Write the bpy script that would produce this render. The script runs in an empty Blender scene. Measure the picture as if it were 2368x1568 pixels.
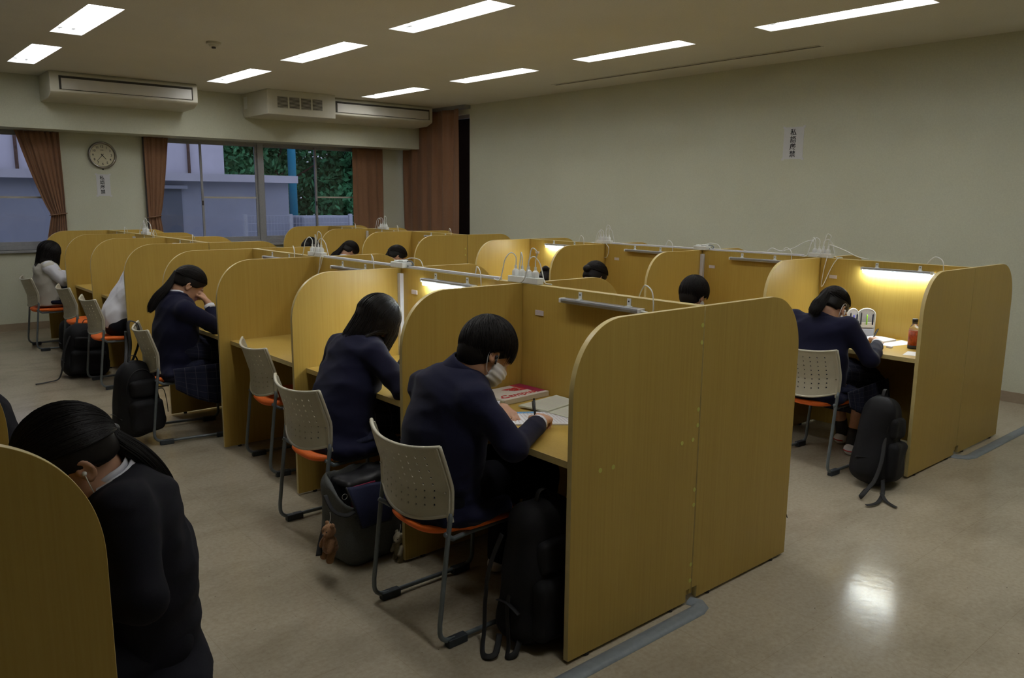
import bpy, bmesh, math, random
import numpy as np
from mathutils import Vector, Matrix
random.seed(7); rng = np.random.default_rng(7)
PI = math.pi
scn = bpy.context.scene
COL = scn.collection

# ---------------------------------------------------------------- camera
CAM_H = 1.590
YAW, PITCH, ROLL, FPX = -0.7078, -0.1738, 0.0085, 1846.27
def cam_axes():
    f = Vector((math.sin(-YAW)*math.cos(PITCH), math.cos(YAW)*math.cos(PITCH), math.sin(PITCH)))
    r = f.cross(Vector((0, 0, 1))).normalized(); u = r.cross(f)
    r2 = math.cos(ROLL)*r + math.sin(ROLL)*u; u2 = -math.sin(ROLL)*r + math.cos(ROLL)*u
    return r2, u2, f
RR, UU, FF = cam_axes()
cam_data = bpy.data.cameras.new('camera'); cam = bpy.data.objects.new('camera', cam_data); COL.objects.link(cam)
M = Matrix.Identity(4)
for i in range(3):
    M[i][0] = RR[i]; M[i][1] = UU[i]; M[i][2] = -FF[i]
M[2][3] = CAM_H
cam.matrix_world = M
cam_data.sensor_width = 36; cam_data.lens = FPX/2368*36; cam_data.clip_start = 0.05; cam_data.clip_end = 200
scn.camera = cam
def at(u, v, ax, val):
    """room point seen at photo pixel (u, v) on the plane axis ax = val"""
    d = FF + (u-1184)/FPX*RR - (v-784)/FPX*UU
    o = Vector((0, 0, CAM_H)); t = (val-o[ax])/d[ax]
    return o + t*d

# ---------------------------------------------------------------- world, exposure
world = bpy.data.worlds.new('world'); scn.world = world; world.use_nodes = True
wn = world.node_tree.nodes; wl = world.node_tree.links
bg = wn['Background']; bg.inputs['Color'].default_value = (0.52, 0.56, 0.76, 1); bg.inputs['Strength'].default_value = 1.35
scn.view_settings.view_transform = 'Standard'; scn.view_settings.look = 'None'
scn.view_settings.gamma = 1.0; scn.view_settings.use_curve_mapping = False
scn.view_settings.exposure = -0.45
LAMP_W = 9.0          # watts of one ceiling fixture's tubes

# ---------------------------------------------------------------- room dimensions
X2, X3, XL, D, W = 2.486, 5.336, -0.364, 0.690, 1.031
XW, C, YB, ZB, YW = 7.170, 2.898, 10.473, 2.325, 10.932
H = 1.2
ROOM_X0, ROOM_Y0 = -3.2, -2.2
P2 = [1.789, 2.822, 3.868, 4.915, 5.955, 6.905, 7.985, 8.985, 10.02]
P3 = [1.875, 2.885, 3.894, 4.942, 5.977, 6.998, 8.077, 9.101, 10.151]
P1 = [1.50, 2.53, 3.56, 4.59, 5.62]

# ---------------------------------------------------------------- tags
def tag(o, label=None, cat=None, group=None, kind=None):
    if label: o['label'] = label
    if cat: o['category'] = cat
    if group: o['group'] = group
    if kind: o['kind'] = kind
    return o
def thing(name, loc, label=None, cat=None, group=None, rotz=0, kind=None):
    o = bpy.data.objects.new(name, None); COL.objects.link(o)
    o.empty_display_size = .1; o.location = loc; o.rotation_euler = (0, 0, rotz)
    return tag(o, label, cat, group, kind)
def copy_tree(o, parent=None):
    c = o.copy(); COL.objects.link(c); c.parent = parent
    for ch in list(o.children): copy_tree(ch, c)
    return c

# ---------------------------------------------------------------- materials
def newmat(name):
    m = bpy.data.materials.new(name); m.use_nodes = True
    nt = m.node_tree; b = nt.nodes['Principled BSDF']
    return m, nt, b
def N(nt, typ, **kw):
    n = nt.nodes.new(typ)
    for k, v in kw.items():
        if k in ('op',): n.operation = v
        else: setattr(n, k, v)
    return n
def ramp(nt, src, stops):
    r = nt.nodes.new('ShaderNodeValToRGB'); e = r.color_ramp.elements
    e[0].position, e[0].color = stops[0][0], (*stops[0][1], 1)
    e[1].position, e[1].color = stops[-1][0], (*stops[-1][1], 1)
    for p, c in stops[1:-1]:
        x = e.new(p); x.color = (*c, 1)
    nt.links.new(src, r.inputs[0]); return r.outputs[0]
def coords(nt, scale, world_space=True):
    mp = nt.nodes.new('ShaderNodeMapping'); mp.inputs['Scale'].default_value = scale
    if world_space:
        g = nt.nodes.new('ShaderNodeNewGeometry'); nt.links.new(g.outputs['Position'], mp.inputs[0])
    else:
        g = nt.nodes.new('ShaderNodeTexCoord'); nt.links.new(g.outputs['Object'], mp.inputs[0])
    return mp.outputs[0]
def noise(nt, vec, scale, detail=3, rough=.55):
    n = nt.nodes.new('ShaderNodeTexNoise'); n.inputs['Scale'].default_value = scale
    n.inputs['Detail'].default_value = detail; n.inputs['Roughness'].default_value = rough
    nt.links.new(vec, n.inputs['Vector']); return n.outputs['Fac']
def bump(nt, b, fac, strength, dist=.002):
    n = nt.nodes.new('ShaderNodeBump'); n.inputs['Strength'].default_value = strength; n.inputs['Distance'].default_value = dist
    nt.links.new(fac, n.inputs['Height']); nt.links.new(n.outputs[0], b.inputs['Normal'])
def simple(name, col, rough=.5, var=.12, scale=40, metal=0, bmp=0, spec=.5, world_space=True, sheen=0):
    m, nt, b = newmat(name)
    v = coords(nt, (1, 1, 1), world_space); f = noise(nt, v, scale)
    lo = tuple(c*(1-var) for c in col); hi = tuple(min(1, c*(1+var)) for c in col)
    nt.links.new(ramp(nt, f, [(.3, lo), (.7, hi)]), b.inputs['Base Color'])
    b.inputs['Roughness'].default_value = rough; b.inputs['Metallic'].default_value = metal
    b.inputs['Specular IOR Level'].default_value = spec
    if sheen: b.inputs['Sheen Weight'].default_value = sheen
    if bmp: bump(nt, b, f, bmp)
    return m
def wood_mat(name, tint=(1, 1, 1)):
    m, nt, b = newmat(name)
    v = coords(nt, (120, 120, 2.2)); f = noise(nt, v, 1.0, 4, .6)
    v2 = coords(nt, (7, 7, .35)); f2 = noise(nt, v2, 1.0, 2, .5)
    c1 = ramp(nt, f, [(.28, (.465*tint[0], .312*tint[1], .068*tint[2])), (.5, (.50*tint[0], .342*tint[1], .078*tint[2])), (.75, (.525*tint[0], .365*tint[1], .090*tint[2]))])
    mx = nt.nodes.new('ShaderNodeMix'); mx.data_type = 'RGBA'; mx.blend_type = 'MULTIPLY'; mx.inputs[0].default_value = .55
    nt.links.new(c1, mx.inputs[6]); nt.links.new(ramp(nt, f2, [(.3, (.92, .90, .86)), (.7, (1, 1, 1))]), mx.inputs[7])
    nt.links.new(mx.outputs[2], b.inputs['Base Color'])
    b.inputs['Roughness'].default_value = .38; b.inputs['Specular IOR Level'].default_value = .35
    return m
def emit(name, col, s):
    m, nt, b = newmat(name)
    b.inputs['Base Color'].default_value = (*col, 1)
    b.inputs['Emission Color'].default_value = (*col, 1); b.inputs['Emission Strength'].default_value = s
    return m
MT = {}
MT['wood'] = wood_mat('beech_laminate')
MT['edge'] = simple('edge_band', (.62, .50, .22), .35, .05, 30)
MT['cap'] = simple('cover_cap_plastic', (.60, .60, .14), .4, .05)
MT['dark'] = simple('dark_plastic', (.015, .015, .018), .5, .2)
MT['grey_foot'] = simple('foot_plastic', (.035, .045, .055), .6, .2)
MT['tube'] = simple('grey_tube', (.13, .155, .17), .35, .08, spec=.6)
MT['cream'] = simple('cream_plastic', (.54, .51, .40), .42, .05, 15)
MT['orange'] = simple('orange_seat', (.85, .16, .012), .65, .12, 400, bmp=.2)
MT['white_plastic'] = simple('white_plastic', (.74, .76, .74), .4, .03)
MT['duct'] = simple('pvc_duct', (.66, .68, .76), .45, .03)
MT['floor_duct'] = simple('floor_duct', (.20, .23, .25), .5, .08)
MT['alu'] = simple('aluminium', (.42, .44, .47), .35, .05, metal=.6)
MT['lamp_body'] = simple('lamp_body', (.36, .38, .42), .35, .05, metal=.3)
MT['sticker'] = simple('sticker_felt', (.62, .55, .55), .9, .1, 300)
MT['ac'] = simple('ac_casing', (.60, .58, .47), .45, .04, 8)
MT['ac_dark'] = simple('ac_grille_dark', (.06, .055, .045), .7, .1)
MT['ac_flap'] = simple('ac_flap', (.62, .60, .53), .3, .03, 8)
MT['frame'] = simple('window_frame_metal', (.33, .34, .36), .4, .05, metal=.25)
MT['sash'] = simple('sash_bar', (.52, .50, .42), .4, .05)
MT['curtain'] = simple('brown_curtain', (.25, .128, .068), .85, .10, 120, bmp=.15, sheen=.15)
MT['curtain2'] = simple('brown_curtain_big', (.28, .142, .076), .85, .10, 120, bmp=.15, sheen=.15)
MT['paper'] = simple('paper', (.80, .81, .84), .8, .02)
MT['notice'] = simple('notice_paper', (.66, .67, .68), .8, .02)
MT['ink'] = simple('ink', (.012, .012, .02), .6, .1)
MT['chrome'] = simple('clock_rim', (.30, .28, .26), .2, .1, 10, metal=.8)
MT['dial'] = simple('clock_dial', (.62, .58, .40), .5, .04)
MT['navy'] = simple('navy_blazer', (.0080, .0088, .030), .88, .25, 600, bmp=.25, world_space=False, spec=.2, sheen=.05)
MT['navy2'] = simple('black_blazer', (.008, .008, .013), .9, .25, 600, bmp=.25, spec=.2)
MT['black_cloth'] = simple('black_trousers', (.006, .006, .010), .9, .25, 500, bmp=.2, spec=.2)
MT['shirt'] = simple('white_shirt', (.66, .67, .74), .8, .03, 30)
MT['knit'] = simple('cream_knit', (.58, .56, .50), .9, .06, 250, bmp=.3)
MT['hair'] = simple('black_hair', (.009, .007, .0068), .5, .3, 300, spec=.22)
MT['mask'] = simple('mask_fabric', (.70, .70, .72), .8, .03, 60)
MT['white'] = simple('white_rubber', (.72, .72, .74), .5, .03)
MT['bag'] = simple('black_nylon', (.007, .007, .009), .75, .3, 500, bmp=.3, spec=.3)
MT['bag_grey'] = simple('grey_canvas', (.105, .112, .110), .85, .25, 350, bmp=.4)
MT['bag_navy'] = simple('navy_lining', (.014, .018, .06), .8, .25, 350, bmp=.2)
MT['strap'] = simple('black_webbing', (.010, .010, .011), .7, .2, 300)
MT['pen'] = simple('pen_black', (.012, .012, .013), .35, .1)
MT['ground'] = simple('asphalt', (.10, .11, .12), .9, .2, 12)
MT['annex'] = simple('annex_wall', (.66, .64, .70), .8, .06, 2)
MT['annex_low'] = simple('annex_low_wall', (.42, .44, .52), .8, .06, 2)
MT['annex_door'] = simple('annex_door', (.16, .18, .22), .6, .06, 2)
MT['pole'] = simple('teal_pole', (.03, .33, .50), .5, .06)
MT['leaf'] = simple('tree_leaves', (.08, .30, .12), .8, .5, 6)
MT['bark'] = simple('tree_bark', (.12, .07, .05), .9, .3, 20)
MT['fence'] = simple('fence_white', (.62, .64, .72), .5, .04)
MT['slot'] = simple('slot_dark', (.07, .06, .05), .6, .1)
MT['tube_on'] = emit('fluorescent_tube', (1, 1, 1), 14)
MT['led_on'] = emit('led_strip_on', (.84, .95, 1.0), 95)
MT['led_off'] = simple('led_strip_off', (.55, .56, .55), .4, .03)
MT['reflector'] = simple('fixture_reflector', (.82, .84, .87), .45, .02)
MT['red'] = simple('red_print', (.55, .02, .03), .5, .1)
MT['magenta'] = simple('magenta_print', (.30, .01, .06), .5, .1)
MT['lightblue'] = simple('lightblue_print', (.18, .42, .75), .6, .05)
MT['bookcover'] = simple('white_cover', (.68, .64, .58), .5, .03)
MT['page'] = simple('cream_page', (.64, .66, .55), .8, .03)
MT['blue'] = simple('blue_plastic', (.05, .05, .6), .4, .1)
MT['green'] = simple('green_marker', (.35, .75, .05), .4, .1)
MT['tea'] = simple('tea_label', (.36, .06, .02), .35, .35, 90)
MT['case'] = simple('pencil_case_mesh', (.42, .40, .40), .7, .1, 200)
MT['fur'] = simple('brown_plush', (.30, .16, .08), .95, .2, 300, bmp=.5)
MT['fur2'] = simple('cream_plush', (.34, .30, .21), .95, .2, 300, bmp=.5)
MT['metal'] = simple('nickel', (.5, .5, .5), .25, .05, metal=.9)

def skin_mat(name, col):
    m, nt, b = newmat(name)
    v = coords(nt, (1, 1, 1)); f = noise(nt, v, 25)
    nt.links.new(ramp(nt, f, [(.3, tuple(c*.92 for c in col)), (.7, tuple(min(1, c*1.06) for c in col))]), b.inputs['Base Color'])
    b.inputs['Roughness'].default_value = .5
    b.inputs['Subsurface Weight'].default_value = .08; b.inputs['Subsurface Radius'].default_value = (.01, .004, .002)
    return m
MT['skin'] = skin_mat('skin', (.52, .29, .185))
def plaid_mat():
    m, nt, b = newmat('plaid_skirt')
    tc = nt.nodes.new('ShaderNodeTexCoord')
    sep = nt.nodes.new('ShaderNodeSeparateXYZ'); nt.links.new(tc.outputs['UV'], sep.inputs[0])
    outs = []
    for k, o in ((14, 0), (9, 1)):
        mu = N(nt, 'ShaderNodeMath', op='MULTIPLY'); mu.inputs[1].default_value = k; nt.links.new(sep.outputs[o], mu.inputs[0])
        fr = N(nt, 'ShaderNodeMath', op='FRACT'); nt.links.new(mu.outputs[0], fr.inputs[0])
        lt = N(nt, 'ShaderNodeMath', op='LESS_THAN'); lt.inputs[1].default_value = .055; nt.links.new(fr.outputs[0], lt.inputs[0])
        outs.append(lt.outputs[0])
    mxm = N(nt, 'ShaderNodeMath', op='MAXIMUM'); nt.links.new(outs[0], mxm.inputs[0]); nt.links.new(outs[1], mxm.inputs[1])
    nt.links.new(ramp(nt, mxm.outputs[0], [(0, (.014, .016, .034)), (1, (.055, .055, .075))]), b.inputs['Base Color'])
    b.inputs['Roughness'].default_value = .9; b.inputs['Specular IOR Level'].default_value = .2
    return m
MT['plaid'] = plaid_mat()
def wall_mat(name, col):
    m, nt, b = newmat(name)
    v = coords(nt, (1, 1, 1)); f = noise(nt, v, 90, 4, .6); f2 = noise(nt, v, 1.2, 2)
    mx = nt.nodes.new('ShaderNodeMix'); mx.data_type = 'RGBA'; mx.blend_type = 'MULTIPLY'; mx.inputs[0].default_value = 1
    nt.links.new(ramp(nt, f, [(.3, tuple(c*.95 for c in col)), (.7, tuple(c*1.04 for c in col))]), mx.inputs[6])
    nt.links.new(ramp(nt, f2, [(.3, (.95, .95, .94)), (.7, (1, 1, 1))]), mx.inputs[7])
    nt.links.new(mx.outputs[2], b.inputs['Base Color'])
    b.inputs['Roughness'].default_value = .75; b.inputs['Specular IOR Level'].default_value = .25
    bump(nt, b, f, .35, .003)
    return m
MT['wall'] = wall_mat('wall_paint', (.645, .66, .53))
MT['ceiling'] = wall_mat('ceiling_board', (.72, .705, .63))
MT['base'] = simple('vinyl_baseboard', (.34, .27, .19), .5, .05)
def floor_mat():
    m, nt, b = newmat('vinyl_floor')
    v = coords(nt, (1, 1, 1))
    base = ramp(nt, noise(nt, v, 55, 5, .65), [(.3, (.36, .31, .225)), (.55, (.42, .37, .275)), (.75, (.455, .405, .305))])
    blot = ramp(nt, noise(nt, coords(nt, (.8, 1.6, 1)), 1.6, 5, .65), [(.30, (.72, .70, .67)), (.52, (1, 1, 1))])
    scuff = ramp(nt, noise(nt, coords(nt, (9, 3.2, 1)), 3.4, 6, .75), [(.66, (1, 1, 1)), (.74, (.55, .50, .44))])
    spk = ramp(nt, noise(nt, coords(nt, (1, 1.7, 1)), 38, 2, .5), [(.73, (1, 1, 1)), (.78, (.35, .31, .27))])
    br = nt.nodes.new('ShaderNodeTexBrick'); br.offset = 0; br.inputs['Scale'].default_value = 1
    br.inputs['Brick Width'].default_value = .457; br.inputs['Row Height'].default_value = .457
    br.inputs['Mortar Size'].default_value = .0016; br.inputs['Mortar Smooth'].default_value = .3
    br.inputs['Color1'].default_value = (1, 1, 1, 1); br.inputs['Color2'].default_value = (.96, .96, .97, 1); br.inputs['Mortar'].default_value = (.84, .82, .78, 1)
    nt.links.new(v, br.inputs['Vector'])
    cur = base
    for o in (blot, scuff, spk, br.outputs['Color']):
        mx = nt.nodes.new('ShaderNodeMix'); mx.data_type = 'RGBA'; mx.blend_type = 'MULTIPLY'; mx.inputs[0].default_value = .85
        nt.links.new(cur, mx.inputs[6]); nt.links.new(o, mx.inputs[7]); cur = mx.outputs[2]
    nt.links.new(cur, b.inputs['Base Color'])
    rr = nt.nodes.new('ShaderNodeMapRange'); nt.links.new(noise(nt, v, 6, 4), rr.inputs[0])
    rr.inputs[3].default_value = .12; rr.inputs[4].default_value = .22; nt.links.new(rr.outputs[0], b.inputs['Roughness'])
    b.inputs['Specular IOR Level'].default_value = .36
    bump(nt, b, noise(nt, v, 22, 3), .16, .004)
    return m
MT['floor'] = floor_mat()
def glass_mat():
    m = bpy.data.materials.new('window_glass'); m.use_nodes = True; nt = m.node_tree; nt.nodes.clear()
    o = nt.nodes.new('ShaderNodeOutputMaterial'); t = nt.nodes.new('ShaderNodeBsdfTransparent'); g = nt.nodes.new('ShaderNodeBsdfGlossy')
    t.inputs[0].default_value = (.93, .95, .96, 1); g.inputs['Roughness'].default_value = .02
    f = nt.nodes.new('ShaderNodeFresnel'); f.inputs[0].default_value = 1.45
    mx = nt.nodes.new('ShaderNodeMixShader'); nt.links.new(f.outputs[0], mx.inputs[0]); nt.links.new(t.outputs[0], mx.inputs[1]); nt.links.new(g.outputs[0], mx.inputs[2])
    nt.links.new(mx.outputs[0], o.inputs[0]); return m
MT['glass'] = glass_mat()

# ---------------------------------------------------------------- mesh building
class MB:
    def __init__(s): s.v = []; s.f = []; s.m = []
    def add(s, verts, faces, mi=0):
        o = len(s.v); s.v += [tuple(v) for v in verts]; s.f += [tuple(i+o for i in f) for f in faces]; s.m += [mi]*len(faces); return s
    def box(s, c, size, rot=None, mi=0):
        x, y, z = (q/2 for q in size); vs = [Vector((a*x, b*y, d*z)) for a in (-1, 1) for b in (-1, 1) for d in (-1, 1)]
        if rot is not None: vs = [rot @ v for v in vs]
        vs = [v+Vector(c) for v in vs]
        return s.add(vs, [(0, 1, 3, 2), (4, 6, 7, 5), (0, 4, 5, 1), (2, 3, 7, 6), (0, 2, 6, 4), (1, 5, 7, 3)], mi)
    def bx(s, lo, hi, mi=0):
        return s.box([(a+b)/2 for a, b in zip(lo, hi)], [abs(b-a) for a, b in zip(lo, hi)], None, mi)
    def rings(s, rings, mi=0, closed=True, caps=True):
        n = len(rings[0]); o = len(s.v); 
        for r in rings: s.v += [tuple(p) for p in r]
        m = n if closed else n-1
        fs = []
        for i in range(len(rings)-1):
            for j in range(m):
                a = o+i*n+j; b = o+i*n+(j+1) % n; fs.append((a, b, b+n, a+n))
        if caps and closed:
            fs.append(tuple(o+j for j in range(n-1, -1, -1))); fs.append(tuple(o+(len(rings)-1)*n+j for j in range(n)))
        s.f += fs; s.m += [mi]*len(fs); return s
    def tube(s, pts, r, n=8, mi=0, flat=None, caps=True):
        pts = [Vector(p) for p in pts]; k = len(pts); rs = [float(q) for q in r] if hasattr(r, '__len__') else [float(r)]*k
        rg = []; prev = None
        for i, p in enumerate(pts):
            t = (pts[min(i+1, k-1)]-pts[max(i-1, 0)]);
            if t.length < 1e-9: t = Vector((0, 0, 1))
            t.normalize()
            if prev is None:
                a = Vector((0, 0, 1)) if abs(t.z) < .9 else Vector((1, 0, 0)); u = t.cross(a).normalized()
            else:
                u = (prev - t*prev.dot(t));
                u = u.normalized() if u.length > 1e-6 else t.orthogonal().normalized()
            prev = u; w = t.cross(u); fl = 1 if flat is None else flat
            rg.append([p + rs[i]*(math.cos(2*PI*j/n)*u + fl*math.sin(2*PI*j/n)*w) for j in range(n)])
        return s.rings(rg, mi, True, caps)
    def cyl(s, p, q, r, n=16, mi=0, r2=None): return s.tube([p, q], [r, r if r2 is None else r2], n, mi)
    def ell(s, c, r, R=None, nu=16, nv=10, mi=0):
        c = Vector(c); rg = []
        for i in range(1, nv):
            th = PI*i/nv; ring = []
            for j in range(nu):
                v = Vector((r[0]*math.sin(th)*math.cos(2*PI*j/nu), r[1]*math.sin(th)*math.sin(2*PI*j/nu), r[2]*math.cos(th)))
                if R is not None: v = R @ v
                ring.append(c+v)
            rg.append(ring)
        o = len(s.v); s.rings(rg, mi, True, False)
        for sg, ri in ((1, 0), (-1, nv-2)):
            v = Vector((0, 0, sg*r[2]));
            if R is not None: v = R @ v
            s.v.append(tuple(c+v)); ti = len(s.v)-1
            for j in range(nu):
                a = o+ri*nu+j; b = o+ri*nu+(j+1) % nu
                s.f.append((ti, a, b) if sg > 0 else (ti, b, a)); s.m.append(mi)
        return s
    def prism(s, poly, d0, d1, fn, mi=0, mi_side=None):
        """poly: 2D outline; fn(a, b, d) -> 3D"""
        n = len(poly); A = [fn(a, b, d0) for a, b in poly]; B = [fn(a, b, d1) for a, b in poly]
        o = len(s.v); s.v += [tuple(p) for p in A+B]
        s.f.append(tuple(o+i for i in range(n-1, -1, -1))); s.m.append(mi)
        s.f.append(tuple(o+n+i for i in range(n))); s.m.append(mi)
        for i in range(n):
            j = (i+1) % n; s.f.append((o+i, o+j, o+n+j, o+n+i)); s.m.append(mi if mi_side is None else mi_side)
        return s
    def grid(s, fn, nu, nv, mi=0):
        o = len(s.v)
        for i in range(nu+1):
            for j in range(nv+1): s.v.append(tuple(fn(i/nu, j/nv)))
        for i in range(nu):
            for j in range(nv):
                a = o+i*(nv+1)+j; s.f.append((a, a+nv+1, a+nv+2, a+1)); s.m.append(mi)
        return s
    def build(s, name, mats, parent=None, smooth=False, bevel=0, solid=0, off=None, seg=2, sub=0, fixn=True):
        me = bpy.data.meshes.new(name)
        vs = s.v
        if off is not None: vs = [(a-off[0], b-off[1], c-off[2]) for a, b, c in vs]
        me.from_pydata(vs, [], s.f)
        if not isinstance(mats, (list, tuple)): mats = [mats]
        for m in mats: me.materials.append(MT[m] if isinstance(m, str) else m)
        me.polygons.foreach_set('material_index', s.m)
        if fixn:
            bm = bmesh.new(); bm.from_mesh(me); bmesh.ops.recalc_face_normals(bm, faces=bm.faces); bm.to_mesh(me); bm.free()
        me.polygons.foreach_set('use_smooth', [bool(smooth)]*len(me.polygons))
        o = bpy.data.objects.new(name, me); COL.objects.link(o)
        if parent is not None: o.parent = parent
        if solid:
            md = o.modifiers.new('solid', 'SOLIDIFY'); md.thickness = solid; md.offset = 0
        if bevel:
            md = o.modifiers.new('bevel', 'BEVEL'); md.width = bevel; md.segments = seg; md.limit_method = 'ANGLE'; md.angle_limit = .6
            me.polygons.foreach_set('use_smooth', [True]*len(me.polygons))
            md.harden_normals = True
        if sub:
            md = o.modifiers.new('sub', 'SUBSURF'); md.levels = sub; md.render_levels = sub
        me.update()
        return o
def struct(mb, name, mat, **kw):
    return tag(mb.build(name, mat, **kw), kind='structure')
def text_mesh(body, size, fn, name, mat, parent, align='CENTER', weight=0, extr=.0004):
    """lettering as a thin mesh; fn(x, y, z) maps the text plane to 3D (z: out of the surface)"""
    cu = bpy.data.curves.new('t', 'FONT'); cu.body = body; cu.size = size; cu.align_x = align; cu.align_y = 'CENTER'
    cu.extrude = extr; cu.offset = weight; cu.resolution_u = 3
    o = bpy.data.objects.new('t', cu); COL.objects.link(o)
    dg = bpy.context.evaluated_depsgraph_get(); me = bpy.data.meshes.new_from_object(o.evaluated_get(dg))
    COL.objects.unlink(o); bpy.data.objects.remove(o)
    for v in me.vertices: v.co = Vector(fn(v.co.x, v.co.y, v.co.z+extr))
    me.materials.clear(); me.materials.append(MT[mat]); me.name = name
    ob = bpy.data.objects.new(name, me); COL.objects.link(ob); ob.parent = parent
    return ob

# ================================================================ ROOM
cols = [1.679, 3.659, 5.684]
fix_rows = [9.614, 7.640, 5.666, 3.692, 1.718]
HW, HL = .118, 1.26
fixtures = [(x, y) for x in cols for y in fix_rows] 
slot = (6.60, 6.66, 3.74, 7.03)
def ceiling():
    holes = [(x-HW, x+HW, y-HL, y) for x, y in fixtures] + [slot]
    xs = sorted({ROOM_X0, XW} | {h[0] for h in holes} | {h[1] for h in holes})
    ys = sorted({ROOM_Y0, YW} | {h[2] for h in holes} | {h[3] for h in holes})
    mb = MB()
    for a, b in zip(xs, xs[1:]):
        for c, d in zip(ys, ys[1:]):
            mx, my = (a+b)/2, (c+d)/2
            if any(h[0] < mx < h[1] and h[2] < my < h[3] for h in holes): continue
            mb.add([(a, c, C), (b, c, C), (b, d, C), (a, d, C)], [(0, 3, 2, 1)])
    o = mb.build('ceiling', 'ceiling', fixn=False)
    bm = bmesh.new(); bm.from_mesh(o.data); bmesh.ops.remove_doubles(bm, verts=bm.verts, dist=1e-5); bm.to_mesh(o.data); bm.free()
    tag(o, kind='structure')
ceiling()
struct(MB().bx((ROOM_X0, ROOM_Y0, C+.16), (XW, YW, C+.2)), 'trim_1', 'slot')      # slab above the ceiling boards
struct(MB().bx((ROOM_X0, ROOM_Y0, -.05), (XW+.25, YW+.15, 0)), 'floor', 'floor')
struct(MB().bx((ROOM_X0-.1, ROOM_Y0, 0), (ROOM_X0, YW, C+.16)), 'wall_left', 'wall')
struct(MB().bx((ROOM_X0, ROOM_Y0-.1, 0), (XW, ROOM_Y0, C+.16)), 'wall_front', 'wall')
# right wall with the curtained opening near the corner
oy = 9.35
mb = MB(); mb.bx((XW, ROOM_Y0, 0), (XW+.2, oy, C+.16)); mb.bx((XW, 10.85, 0), (XW+.2, YW+.2, C+.16)); mb.bx((XW, oy, 0), (XW+.2, 10.85, .9)); mb.bx((XW, oy, 2.78), (XW+.2, 10.85, C+.16))
struct(mb, 'wall_right', 'wall')
w4 = thing('window_4', (XW, (oy+10.85)/2, .9), kind='structure')
mb = MB(); off = w4.location
for a, b in ((oy, oy+.05), (10.80, 10.85), (10.05, 10.10)): mb.bx((XW+.06, a, .9), (XW+.12, b, 2.78))
mb.bx((XW+.06, oy, .9), (XW+.12, 10.85, .95)); mb.bx((XW+.06, oy, 2.73), (XW+.12, 10.85, 2.78))
mb.build('window_frame', 'frame', w4, off=off)
MB().bx((XW+.085, oy+.05, .95), (XW+.09, 10.8, 2.73)).build('glass', 'glass', w4, off=off)
# window wall: piers, spandrel, beam
def wx(px, py=400): return at(px, py, 1, YW).x
WL0, WL1 = ROOM_X0+1.2, wx(130)
WR0, WR1 = wx(333), wx(878)
SILL = .945
mb = MB()
mb.bx((ROOM_X0, YW, 0), (XW, YW+.2, SILL))
mb.bx((ROOM_X0, YW, SILL), (WL0, YW+.2, C+.16)); mb.bx((WL1, YW, SILL), (WR0, YW+.2, C+.16)); mb.bx((WR1, YW, SILL), (XW, YW+.2, C+.16))
mb.bx((ROOM_X0, YW, ZB+.02), (XW, YW+.2, C+.16))
struct(mb, 'wall_back', 'wall')
struct(MB().bx((ROOM_X0, YB, ZB), (7.13, YW, C+.02)), 'trim_2', 'wall')           # the deep beam above the windows
struct(MB().bx((7.06, oy-.02, C-.05), (XW, YB+.3, C)), 'trim_3', 'alu')            # curtain rail cover at the ceiling
# baseboards
struct(MB().bx((ROOM_X0, YW-.008, 0), (XW, YW, .085)), 'baseboard_back', 'base')
struct(MB().bx((XW-.008, ROOM_Y0, 0), (XW, YW, .085)), 'baseboard_right', 'base')
struct(MB().bx((ROOM_X0, ROOM_Y0, 0), (ROOM_X0+.008, YW, .085)), 'baseboard_left', 'base')
# recessed slot in the ceiling
t = thing('slot_diffuser', ((slot[0]+slot[1])/2, (slot[2]+slot[3])/2, C), 'long thin dark slot diffuser in the ceiling beside the right wall', 'air vent')
mb = MB(); a, b, c, d = slot
mb.bx((a-.003, c, C), (a, d, C+.05)); mb.bx((b, c, C), (b+.003, d, C+.05)); mb.bx((a, c, C+.05), (b, d, C+.053)); mb.bx((a, c, C), (b, c+.003, C+.05)); mb.bx((a, d-.003, C), (b, d, C+.05))
mb.build('recess', 'slot', t, off=t.location)
mb = MB(); mb.bx((a-.014, c-.014, C-.004), (a, d+.014, C)); mb.bx((b, c-.014, C-.004), (b+.014, d+.014, C)); mb.bx((a+.028, c, C-.002), (a+.033, d, C+.03))
mb.build('rim', 'ceiling', t, off=t.location)

# ---------------------------------------------------------------- ceiling lights
def make_fixture():
    t = thing('ceiling_light', (0, 0, C))
    mb = MB(); w, l, d = HW, HL/2, .10; wi = .095
    def quad(p): mb.add(p, [(0, 1, 2, 3)])
    for s in (-1, 1):
        quad([(s*w, -l, 0), (s*w, l, 0), (s*wi, l-.05, d), (s*wi, -l+.05, d)])
        quad([(-w, s*l, 0), (w, s*l, 0), (wi, s*(l-.05), d), (-wi, s*(l-.05), d)])
    quad([(-wi, -l+.05, d), (wi, -l+.05, d), (wi, l-.05, d), (-wi, l-.05, d)])
    mb.add([(-.006, -l+.05, d), (.006, -l+.05, d), (.0, -l+.05, d-.05), (-.006, l-.05, d), (.006, l-.05, d), (0, l-.05, d-.05)], [(0, 2, 5, 3), (1, 4, 5, 2)])
    mb.build('reflector', 'reflector', t, fixn=False)
    for s in (-1, 1):
        MB().tube([(s*.048, -l+.085, .052), (s*.048, l-.085, .052)], .0145, 12).build('tube', 'tube_on', t, smooth=True)
        for e in (-1, 1):
            MB().bx((s*.048-.012, e*(l-.06)-.025, .035), (s*.048+.012, e*(l-.06)+.025, d)).build('lamp_holder', 'white_plastic', t)
    return t
fix0 = make_fixture()
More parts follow.
